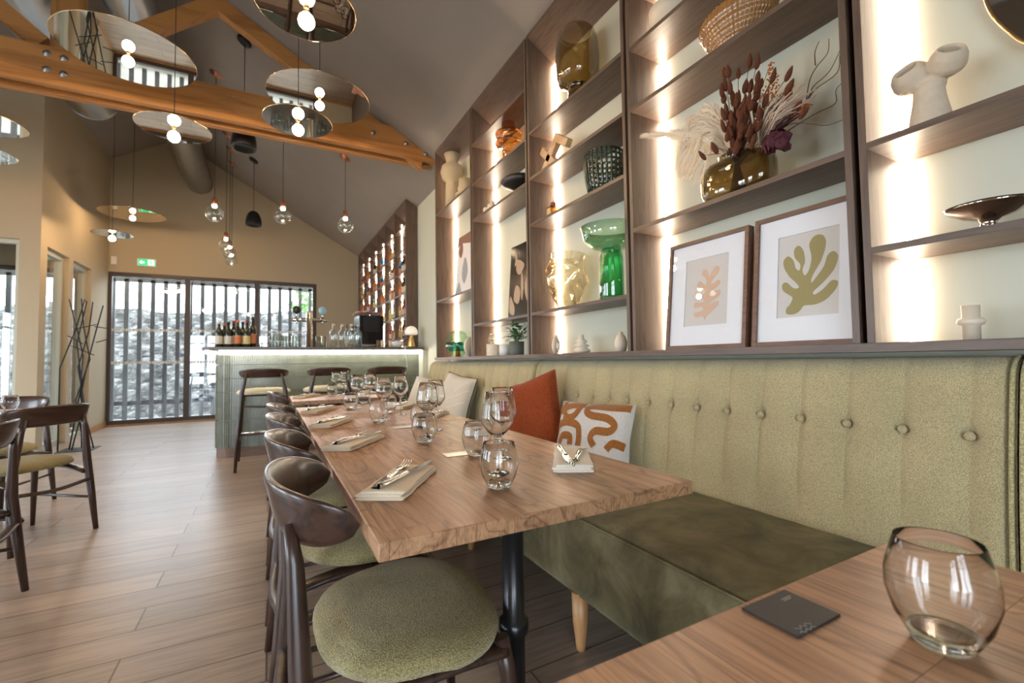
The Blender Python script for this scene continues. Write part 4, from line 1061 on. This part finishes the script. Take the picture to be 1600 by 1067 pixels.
MB().prism(smooth_poly([(.0, .36), (.05, .30), (.06, .18), (-.02, .1), (-.08, .22)]), YZ, -.002, -.001).build('grey_shape', M['greyp'], fr1)
MB().prism([(.22, 0), (.12, .14), (.03, .0)], YZ, -.002, -.001).build('corner_shape', M['greyp'], fr1)
gl = empty('faceted_lamp', (1.69, 4.30, LZ), 'faceted iridescent green glass lantern at the bottom of the far column', 'lantern')
gp = MB().lathe([(0, 0), (.05, .0), (.105, .06), (.125, .16), (.09, .24), (.04, .27), (0, .275)], 8); gp.sm = [False] * len(gp.sm); gp.build('faceted_glass', M['green'], gl)
MB().lathe([(.106, .06), (.127, .10), (.128, .15), (.115, .11)], 8).build('base_facets', M['teal'], gl)
MB().lathe([(0, .0), (.03, 0), (.02, .12), (0, .13)], 10).build('core', M['orange'], gl)
obj1('disc_vase', MB().lathe([(0, -.015), (.085, -.015), (.095, 0), (.085, .015), (0, .015)], 28, M=Matrix.Translation((0, 0, .095)) @ Matrix.Rotation(pi / 2, 4, 'X') @ Matrix.Rotation(radians(30), 4, 'Y')), 'cream', (1.67, 3.92, LZ), 'flat round cream disc vase at the bottom of the far column', 'vase')
# second column
obj1('vase', MB().lathe([(0, 0), (.05, 0), (.052, .10), (.05, .135), (.10, .15), (.11, .165), (.10, .18), (.055, .20), (.10, .22), (.11, .24), (.10, .255), (.055, .275), (.058, .33), (.05, .33), (.045, .27), (0, .27)], 32), 'amber', (1.68, 3.12, 2.592), 'amber glass totem vase with two ring bulges', 'vase')
cb = MB(); random.seed(5)
for i in range(26): cb.sphere((random.uniform(-.04, .04), random.uniform(-.09, .09), random.uniform(.02, .07)), random.uniform(.014, .026), 8)
obj1('coral_ornament', cb, 'cream', (1.67, 3.42, 2.276), 'cream coral-like ornament beside the black footed bowl', 'ornament')
obj1('footed_bowl', MB().lathe([(0, 0), (.035, 0), (.03, .03), (.05, .045), (.12, .075), (.15, .105), (.12, .135), (.04, .15), (0, .152)], 28), 'blackc', (1.68, 2.95, 2.276), 'black flattened bowl on a small foot', 'bowl')
ph = empty('photo_print', (1.64, 2.90, 1.351), 'dark framed photograph with pale glowing shapes in the second column', 'picture'); ph.rotation_euler = (0, radians(4), 0)
MB().box(0, .014, -.20, .20, 0, .56).build('panel', M['screen_black'], ph)
M['sepia'] = plain('sepia_print', (.42, .29, .19), .6)
for k, pg in enumerate(([(.10, .47), (.14, .52), (.12, .44), (.13, .38), (.09, .40)], [(.02, .40), (.09, .42), (.10, .34), (.04, .30), (-.02, .36)], [(.00, .30), (.02, .30), (.01, .16), (-.01, .10), (-.02, .2)], [(.04, .20), (.10, .22), (.12, .12), (.05, .08), (.02, .14)], [(.13, .10), (.18, .15), (.18, .03), (.11, .0), (.10, .05)], [(-.12, .22), (-.06, .26), (-.05, .16), (-.10, .08)])):
    MB().prism(smooth_poly([(a, b + .02) for a, b in pg], 5), YZ, -.0012, 0).build('pale_shape', M['sepia'], ph)
rj = empty('ribbed_jar', (1.68, 3.45, LZ), 'cream ribbed jar with a clear glass ball on top', 'jar')
MB().lathe([(0, 0)] + [(.055 + .006 * abs(sin(i * pi / 4)), i * .0042) for i in range(25)] + [(0, .101)], 28).build('jar', M['cream'], rj)
MB().sphere((0, 0, .147), .045, 16).build('glass_ball', M['clear2'], rj)
obj1('candle', MB().lathe([(0, 0), (.045, 0), (.045, .09), (0, .09)], 24), 'white', (1.70, 3.28, LZ), 'white cylinder candle between the ribbed jar and the plant', 'candle')
pp = empty('potted_plant', (1.68, 3.04, LZ), 'small green bushy plant in a grey-green pot', 'plant')
MB().lathe([(0, 0), (.052, 0), (.056, .01), (.058, .105), (.052, .105), (.050, .09), (0, .09)], 28).build('pot', M['pot'], pp)
random.seed(8); lv = MB()
for i in range(120):
    a = random.uniform(0, 6.28); e = random.uniform(.15, 1.35); rr = random.uniform(.04, .155)
    p = Vector((.7 * rr * cos(a) * cos(e), rr * cos(e) * sin(a) * 1.05, .10 + rr * sin(e) * 1.05)); p.x = max(-.10, min(.10, p.x))
    R_ = Matrix.Rotation(a, 4, 'Z') @ Matrix.Rotation(random.uniform(-.9, .3), 4, 'Y')
    lv.add([p + R_ @ Vector(q) for q in ((-.012, 0, 0), (0, -.013, .004), (.022, -.006, .0), (.03, 0, -.004), (.022, .006, 0), (0, .013, .004))], [(0, 1, 2, 3, 4, 5)])
lv.build('foliage', M['leaf'], pp)
for a in range(7): MB().tube([(0, 0, .08), (.03 * cos(a), .06 * sin(a * 1.7), .19)], .003, 5).build('stem', M['leaf'], pp)
# middle column
sl = empty('glass_lamp', (1.668, 2.19, 2.605), 'large smoked glass lamp with a rounded dome on a short foot', 'lamp')
MB().lathe([(.03, .095), (.07, .10), (.115, .125), (.13, .17), (.135, .27), (.13, .37), (.115, .43), (.10, .45), (.097, .448), (.111, .427), (.126, .368), (.131, .27), (.126, .172), (.112, .13), (.07, .106), (.03, .10)], 36).build('dome', M['smoke'], sl)
MB().lathe([(0, 0), (.062, 0), (.064, .01), (.060, .06), (.062, .09), (.07, .10), (0, .10)], 32).build('foot', M['smoked'], sl)
def blk(c, d, r1, r2): 
    return Matrix.Translation(c) @ Matrix.Rotation(r1, 4, 'X') @ Matrix.Rotation(r2, 4, 'Z')
wx = MB().box(-.022, .022, -.10, .10, -.022, .022, blk((0, .05, .07), 0, radians(45), 0)).box(-.022, .022, -.10, .10, -.022, .022, blk((0, .05, .07), 0, radians(-45), 0)).box(-.022, .022, -.07, .07, -.022, .022, blk((0.0, -.07, .12), 0, radians(35), 0))
obj1('knot_ornament', wx, 'beech', (1.67, 2.45, 2.303), 'pale wooden knot ornament of crossed blocks', 'ornament')
bpy.data.objects['knot_ornament'].scale = (1, 1.22, 1.22)
bpy.data.objects['knot_ornament'].modifiers.new('b', 'BEVEL').width = .004
wv = empty('woven_vase', (1.675, 1.965, 1.965), 'dark green glazed vase made of a woven lattice', 'vase')
lat = MB()
for k in range(8):
    z = .012 + k * .030; r = .088 + .022 * sin(k / 7 * 2.2)
    lat.tube([((r) * cos(2 * pi * j / 32), r * sin(2 * pi * j / 32), z) for j in range(33)], .006, 6, caps=False)
for j in range(26):
    a = 2 * pi * j / 26
    lat.tube([((.088 + .022 * sin(k / 7 * 2.2) + .004) * cos(a), (.088 + .022 * sin(k / 7 * 2.2) + .004) * sin(a), .008 + k * .0305) for k in range(8)], .006, 6)
lat.build('lattice', M['darkgreen'], wv)
MB().lathe([(0, 0), (.08, 0), (.08, .008), (0, .008)], 28).build('base', M['darkgreen'], wv)
df = empty('reed_diffuser', (1.67, 2.49, 1.965), 'small amber reed diffuser bottle', 'diffuser')
MB().box(-.035, .035, -.035, .035, .0, .085).build('bottle', M['amber'], df, bevel=.006)
MB().box(-.0355, -.0352, -.022, .022, .015, .07).build('label_patch', M['lab_y'], df)
MB().lathe([(0, .085), (.018, .085), (.018, .112), (0, .112)], 14).build('neck', M['brownp'], df)
for a in (-.3, .1, .35): MB().tube([(0, 0, .10), (.02, a * .12, .22)], .002, 5).build('reed', M['straw'], df)
random.seed(2); cv = MB()
def crump(u, v, s=1.0):
    a = 2 * pi * u; z = .345 * v
    r = (.055 + .075 * sin(min(1, v * 1.35) * pi * .62) - .028 * max(0, v - .72) / .28 + .02 * max(0, v - .88) / .12)
    r *= 1 + .05 * sin(3 * a + v * 9) + .035 * sin(5 * a - v * 15) ; return (r * s * cos(a), r * s * sin(a), z + .004)
cv.grid(lambda u, v: crump(u, v), 48, 30, wrap=True); cv.grid(lambda u, v: crump(u, v, .95), 48, 30, wrap=True); cv.lathe([(0, .004), (.06, .004), (.05, .012), (0, .012)], 24)
cvo = obj1('crinkled_vase', cv, 'amber_l', (1.68, 2.36, 1.352), 'crinkled pale amber glass vase', 'vase')
gv = empty('goblet_vase', (1.685, 1.865, 1.352), 'green glass vase with a wide bowl on a tall cylinder foot', 'vase')
MB().lathe([(.0, .265), (.05, .262), (.10, .275), (.140, .31), (.162, .385), (.158, .386), (.135, .315), (.098, .282), (.05, .270), (0, .272)], 40).build('bowl', M['green'], gv)
gv.location.x = 1.62
MB().lathe([(0, 0), (.065, 0), (.067, .01), (.064, .22), (.055, .255), (.05, .262), (.046, .255), (.058, .22), (.060, .015), (0, .015)], 32).build('foot', M['green_d'], gv)
# small white vases on the ledge
dn = MB()
def donut(u, v):
    a = 2 * pi * u; b = 2 * pi * v; R_, r = .038, .015
    return ((r) * sin(b), (R_ + r * cos(b)) * sin(a), .052 + (R_ + r * cos(b)) * cos(a) * (1.05 if cos(a) > 0 else 1))
dn.grid(donut, 32, 14, wrap=True); dn.lathe([(.015, .09), (.009, .105), (.010, .118), (.007, .118), (.006, .10)], 14)
obj1('donut_vase', dn, 'cream', (1.665, 2.475, LZ + .0035), 'small cream ring-shaped vase', 'vase', rz=radians(-55))
obj1('ring_vase', MB().lathe([(0, 0), (.04, 0), (.055, .012), (.05, .022), (.028, .032), (.045, .04), (.048, .046), (.024, .058), (.036, .066), (.038, .072), (.018, .085), (.016, .11), (.012, .11), (.012, .09), (0, .09)], 28), 'cream', (1.67, 2.21, LZ), 'small cream vase of stacked rings', 'vase')
obj1('slim_vase', MB().lathe([(0, 0), (.024, 0), (.033, .03), (.035, .055), (.022, .085), (.012, .095), (.011, .108), (.008, .108), (0, .09)], 24, sy=1.0), 'cream', (1.675, 1.865, LZ), 'small slim cream bottle vase', 'vase')
# dried flower arrangement
fv = empty('flower_vase', (1.665, 1.145, 1.6705), 'wide smoked glass vase with rounded corners holding dried flowers', 'vase')
def fvf(s, z0):
    def fn(u, v):
        a = 2 * pi * u; b = -pi / 2 + pi * v
        y = spow(cos(a), .55) * spow(max(cos(b), 1e-6), .30) * .150 * s; x = spow(sin(a), .7) * spow(max(cos(b), 1e-6), .30) * .075 * s
        return (x, y, z0 + (.080 + .080 * spow(sin(b), .6)) * s)
    return fn
MB().grid(fvf(1, 0), 48, 24, wrap=True).grid(fvf(.95, .004), 48, 24, wrap=True).build('glass_body', M['smoke'], fv)
MB().lathe([(.06, .155), (.065, .172), (.061, .172), (.056, .155)], 32, sy=1.2).build('neck', M['smoke'], fv)
VX, VY, VZ = 1.665, 1.145, 1.80
random.seed(21)
bq = empty('dried_bouquet', (VX, VY, VZ), 'dried bouquet of pampas, rust bunny tails, straw and a burgundy bloom', 'dried flowers')
def rel(x, y, z): return Vector((x - VX, y - VY, z - VZ))
def stem(m, p, r=.0012):
    p = Vector(p); mid = p * .5 + Vector((0, 0, .03)); b = Vector((random.uniform(-.02, .02), random.uniform(-.03, .03), -.11))
    m.tube([b, Vector((b.x * .3, b.y * .3, .0)), mid, p], r, 5)
sm_ = MB()
bun = [(1.06, 2.18), (1.02, 2.15), (1.14, 2.17), (1.10, 2.14), (1.09, 2.14), (1.12, 2.10), (1.01, 2.08), (1.07, 2.08), (1.13, 2.08), (1.10, 2.05), (1.14, 2.00), (1.12, 2.01), (1.08, 2.00), (.91, 2.04), (.90, 1.94), (.86, 1.87), (1.11, 1.91), (1.10, 1.87), (1.09, 1.84), (1.23, 1.86), (1.19, 1.88), (1.02, 1.83), (1.05, 2.0), (1.10, 1.94), (.89, 1.97), (.96, 2.06), (1.06, 1.92), (1.07, 1.96), (1.04, 1.94), (1.01, 1.90), (1.12, 1.84), (1.04, 1.86), (.88, 1.90), (.99, 1.98), (1.15, 1.85)]
bun += [(random.uniform(1.0, 1.14), random.uniform(1.86, 2.08)) for _ in range(55)]
for i, (y, z) in enumerate(bun):
    x = random.uniform(1.565, 1.65); p = rel(x, y, z); d = (p + Vector((random.uniform(-.03, .03), random.uniform(-.04, .04), .12))).normalized()
    stem(sm_, p)
    l, r = random.uniform(.019, .030), random.uniform(.0085, .0125)
    q = [p + d * l * (t * 2 - 1) for t in (0, .12, .35, .6, .85, 1)]
    MB().tube(q, [.002, r * .75, r, r * .9, r * .5, .001], 10).build('bunny_tail', M['bunny'], bq)
sp = MB()
for (y0, z0, y1, z1) in ((1.01, 1.98, .985, 2.14), (1.0, 1.93, .97, 2.09), (1.04, 1.95, 1.01, 2.04), (.98, 1.92, .93, 2.0), (.92, 1.9, .86, 1.91), (1.02, 1.9, 1.03, 2.03)):
    for i in range(60):
        t = random.random(); w = .022 * (1 - t) + .004
        sp.sphere(rel(1.66 + random.uniform(-.015, .015), y0 + (y1 - y0) * t + random.uniform(-w, w), z0 + (z1 - z0) * t + random.uniform(-w, w) * .6), .0035, 6)
    stem(sm_, rel(1.66, y1, z1))
o_ = sp.build('orange_sprig', M['orange'], bq); o_['kind'] = 'stuff'
stw = MB()
for i in range(44):
    a = random.uniform(.1, 1.3); l = random.uniform(.10, .22); b = rel(1.62 + random.uniform(0, .05), 1.045 - .02 * a + random.uniform(-.04, .02), 1.84 + random.uniform(-.01, .05))
    p = b + Vector((random.uniform(-.05, .03), -l * sin(a) , l * cos(a) * .75)); m_ = (b + p) / 2 + Vector((-.02, 0, .015)); e = p + Vector((-.01, -.03 * sin(a) , -.03 * random.random()))
    stw.tube([b, m_, p, e], [.0035, .0042, .003, .0008], 6, flat=.3)
stw.build('straw_grass', M['straw'], bq)['kind'] = 'stuff'
dk = MB()
for i in range(16):
    a = random.uniform(.3, 1.3); l = random.uniform(.08, .17); b = rel(1.66, 1.03, 1.84); p = b + Vector((random.uniform(-.04, .02), -l * sin(a), l * cos(a)))
    dk.tube([b, (b + p) / 2 + Vector((0, 0, .01)), p + (p - b) * .0], [.004, .009, .001], 6, flat=.35)
dk.build('dark_leaf', M['burg'], bq)['kind'] = 'stuff'
tg = MB()
for pts in ([(1.68, 1.02, 1.86), (1.68, .88, 1.94), (1.67, .85, 1.97), (1.66, .79, 1.99), (1.65, .74, 2.06)], [(1.68, .88, 1.94), (1.67, .86, 2.0), (1.68, .84, 2.04), (1.67, .80, 2.06), (1.66, .79, 2.10)],
            [(1.68, .88, 1.93), (1.66, .84, 1.95), (1.66, .77, 1.97), (1.65, .755, 2.02)], [(1.68, 1.0, 1.85), (1.66, .85, 1.865), (1.66, .78, 1.87), (1.65, .77, 1.91), (1.65, .735, 1.93)], [(1.68, 1.0, 1.86), (1.66, .93, 1.87), (1.64, .85, 1.83), (1.64, .80, 1.80), (1.63, .735, 1.79)], [(1.67, .84, 2.04), (1.66, .835, 2.08), (1.66, .82, 2.11)]):
    tg.tube(smooth_poly([tuple(rel(*q)) for q in pts], 4, False), [.0022 - .0012 * i / (4 * (len(pts) - 1)) for i in range(4 * (len(pts) - 1) + 1)], 5)
tg.build('twig', M['twig'], bq)
fl = MB()
for i in range(70):
    a = random.uniform(0, 6.28); e = random.uniform(-.6, 1.5); c_ = rel(1.635, .96, 1.80); d = Vector((-abs(cos(e) * cos(a)), cos(e) * sin(a), sin(e))); rr = random.uniform(.025, .048)
    R_ = d.to_track_quat('Z', 'Y').to_matrix().to_4x4() @ Matrix.Rotation(random.uniform(0, 6), 4, 'Z') @ Matrix.Rotation(random.uniform(.1, .7), 4, 'X')
    fl.add([c_ + d * rr + (R_ @ Vector(q)) * .02 for q in ((-1, -.5, 0), (0, -.9, .3), (1, -.4, 0), (.8, .7, .35), (0, 1, .1), (-.8, .6, .35))], [(0, 1, 2, 3, 4, 5)])
fl.build('burgundy_bloom', M['burg'], bq)
pam = MB()
def plume(spine, w, n, l):
    sp_ = [Vector(p) for p in smooth_poly([tuple(rel(*q)) for q in spine], 8, False)]
    pam.tube(sp_, .002, 5)
    for i in range(n):
        k = random.random(); j = int(k * (len(sp_) - 2)); p = sp_[j]; d = (sp_[j + 1] - p).normalized()
        sw_ = Vector((random.gauss(0, .7), random.gauss(0, 1), random.gauss(0, 1))); sw_ = (sw_ - d * sw_.dot(d)).normalized()
        ll = l * (.5 + random.random()) * (1 - .6 * k); q = p + d * ll * .7 + sw_ * w * (1 - .75 * k) * random.random(); e = q + d * ll * .5 + Vector((0, 0, -.01 * random.random()))
        wd = .0010; nrm = d.cross(sw_).normalized() * wd
        pam.add([p - nrm, p + nrm, q + nrm, q - nrm, e], [(0, 1, 2, 3), (3, 2, 4)])
plume([(1.66, 1.16, 1.84), (1.62, 1.25, 1.95), (1.58, 1.38, 2.02), (1.53, 1.50, 2.06)], .045, 2200, .085)
for k in range(16):
    a = k / 15; ey, ez = 1.20 + .15 * sin(a * 2.6 + .3), 2.07 - .24 * a
    plume([(1.66, 1.13, 1.84), (1.64, 1.15 + .02 * a, 1.93 + .02 * (1 - a)), (1.615 + random.uniform(-.03, .02), (1.15 + ey) / 2 + .01, (1.95 + ez) / 2 + .05), (1.60 + random.uniform(-.03, .03), ey, ez), (1.59, ey + .03, ez - .07)], .032, 620, .05)
pam.build('pampas_plume', M['pampas'], bq)['kind'] = 'stuff'
sm_.build('stems', M['twig'], bq)['kind'] = 'stuff'

# ribbed golden bowls, top shelves of the flower column
rb = MB()
def rbf(u, v):
    a = 2 * pi * u; r = .085 + .075 * min(1, v * 1.25) ** .8 - .02 * max(0, v - .8) * 5; t = v * 5 % 1
    r += .007 * sin(t * pi) + .0022 * sin(a * 48); return (r * cos(a) * .68, r * sin(a), .002 + .165 * v)
rb.grid(rbf, 192, 30, wrap=True); rb.lathe([(0, .002), (.085, .002)], 40, sx=.68)
obj1('ribbed_bowl', rb, 'goldrib', (1.675, 1.13, 2.2765), 'large ribbed golden glass bowl on the shelf above the flowers', 'bowl')
obj1('bowl', MB().lathe([(0, .003), (.04, .002), (.075, .02), (.098, .06), (.10, .10), (.096, .10), (.092, .06), (.07, .026), (0, .01)], 32), 'cream', (1.68, 1.47, 2.5895), 'cream bowl at the top edge of the view, on the upper shelf', 'bowl')

# framed prints
def framed(y0, y1, h, label, shape, mat, sc, cy, cz):
    o = empty('framed_print', (1.622, (y0 + y1) / 2, LZ + .0005), label, 'picture'); o.rotation_euler = (0, radians(6), 0)
    w = (y1 - y0) / 2; f = .017; d = .034
    MB().box(0, d, -w, -w + f, 0, h).box(0, d, w - f, w, 0, h).box(0, d, -w + f, w - f, 0, f).box(0, d, -w + f, w - f, h - f, h).build('frame', M['frame_w'], o, bevel=.001)
    m = MB(); a, b = .155 * w / .2, 0; iw, z0, z1 = w * .54, h * .21, h * .82
    m.box(.010, .013, -w + f, -iw, f, h - f).box(.010, .013, iw, w - f, f, h - f).box(.010, .013, -iw, iw, f, z0).box(.010, .013, -iw, iw, z1, h - f)
    m.build('mount', M['matwhite'], o)
    MB().box(.0142, .016, -iw - .01, iw + .01, z0 - .01, z1 + .01).build('sheet', M['paper'], o)
    MB().prism(smooth_poly([(cy + a_ * sc, cz + b_ * sc) for a_, b_ in shape], 5), YZ, .0134, .0141).build('print', M[mat], o)
    MB().box(.0060, .0066, -w + f, w - f, f, h - f).build('glazing', M['fglass'], o)
    MB().box(.018, .022, -w + f, w - f, f, h - f).build('backing', M['frame_w'], o)
M['fglass'] = glass('picture_glass', (.985, .985, .985), .05, .004, 4, .9)
# leaf outlines, first coordinate positive = towards the far end (left in view)
leafA = [(-.02, -1), (.05, -.86), (.30, -.88), (.42, -.80), (.40, -.70), (.20, -.68), (.05, -.62), (.12, -.52), (.38, -.54), (.44, -.42), (.36, -.32), (.18, -.36), (.02, -.34), (.10, -.20), (.36, -.20), (.40, -.06), (.28, .02), (.10, -.06), (0, -.02), (.06, .12), (.30, .18), (.32, .34), (.20, .40), (.06, .28), (-.04, .26), (-.02, .45), (.14, .62), (.10, .78), (-.04, .78), (-.12, .56), (-.14, .42), (-.22, .62), (-.38, .82), (-.54, .78), (-.50, .60), (-.34, .42), (-.22, .26), (-.34, .26), (-.52, .34), (-.58, .22), (-.44, .08), (-.24, -.02), (-.16, -.14), (-.36, -.04), (-.56, .0), (-.62, -.12), (-.50, -.26), (-.28, -.36), (-.16, -.48), (-.34, -.42), (-.52, -.38), (-.54, -.52), (-.30, -.72), (-.12, -.86)]
leafB = [(.30, -1), (.16, -.92), (.06, -.80), (-.20, -.80), (-.46, -.70), (-.68, -.46), (-.72, -.28), (-.58, -.24), (-.40, -.42), (-.20, -.54), (-.16, -.46), (-.38, -.26), (-.62, .02), (-.72, .34), (-.62, .50), (-.48, .42), (-.40, .16), (-.22, -.10), (-.10, -.22), (-.14, -.02), (-.34, .34), (-.44, .74), (-.36, .98), (-.16, 1.0), (-.04, .80), (-.10, .44), (-.04, .12), (.06, .0), (.12, .16), (.06, .40), (.12, .70), (.24, .84), (.34, .74), (.32, .52), (.18, .32), (.20, .16), (.30, .24), (.36, .46), (.50, .60), (.62, .50), (.60, .30), (.46, .04), (.28, -.16), (.20, -.30), (.34, -.30), (.52, -.12), (.64, -.16), (.62, -.32), (.46, -.46), (.36, -.56), (.42, -.72), (.52, -.84), (.50, -.98)]
framed(1.108, 1.508, .49, 'brown framed print of a peach leaf cut-out, leaning left of its neighbour', leafA, 'peach', .125, 0.005, .25)
framed(.700, 1.082, .495, 'brown framed print of an olive green leaf cut-out, right of the peach one', leafB, 'olive', .135, .0, .25)

# nearest column
cvx = MB()
cvx.lathe([(0, 0), (.050, 0), (.046, .04), (.037, .09), (.034, .13), (0, .14)], 28)
def cup(c, d, r, ln):
    d = Vector(d).normalized()
    pr = [(0, -r * .8), (r * .55, -r * .62), (r * .9, -r * .3), (r, 0), (r * .93, ln * .6), (r * .72, ln), (r * .60, ln + .003), (r * .52, ln - .004), (r * .58, ln * .5), (r * .5, 0), (0, -.012)]
    cvx.lathe(pr, 32, M=Matrix.Translation(Vector(c)) @ d.to_track_quat('Z', 'Y').to_matrix().to_4x4())
cup((0, .036, .168), (-.75, .12, .62), .047, .040)
cup((0, -.040, .172), (-.60, -.42, .60), .044, .042)
cvx.sphere((.006, -.002, .135), .036, 20, .9)
fc = cvx.build('vase', M['bead'], loc=(1.668, .542, 1.6685)); tag(fc, 'sand ceramic vase with two open round mouths like a branching trunk', 'vase')
rm = fc.modifiers.new('remesh', 'REMESH'); rm.mode = 'VOXEL'; rm.voxel_size = .0028; rm.use_smooth_shade = True
sm2 = fc.modifiers.new('smooth', 'SMOOTH'); sm2.factor = .5; sm2.iterations = 6
obj1('footed_dish', MB().lathe([(0, 0), (.028, 0), (.020, .014), (.016, .024), (.024, .034), (.05, .042), (.082, .062), (.088, .070), (.080, .068), (.04, .052), (0, .048)], 40), 'chrome', (1.675, .437, 1.3505), 'polished silver footed dish', 'bowl')
obj1('bead_vase', MB().lathe([(0, 0), (.0185, 0), (.0185, .040), (.026, .043), (.0295, .051), (.026, .059), (.0185, .062), (.0195, .095), (.016, .095), (.015, .06), (0, .06)], 32), 'cream', (1.68, .484, LZ), 'cream cylinder vase with one thick ring round its middle', 'vase')
mir = empty('wall_mirror', (1.80, .22, 2.25), 'rounded smoked wall mirror with a thin gold rim, at the top right corner', 'mirror')
mo = smooth_poly([(.25, .25), (.235, -.17), (.19, -.33), (.12, -.41), (-.05, -.43), (-.2, -.38), (-.25, -.1), (-.2, .3), (0, .42), (.18, .40)], 8)
MB().prism(mo, YZ, -.008, 0).build('glass', M['wallmirror'], mir)
MB().tube([(-.006, a, b) for a, b in mo + mo[:1]], .0055, 8, caps=False).build('rim', M['gold_rim'], mir)
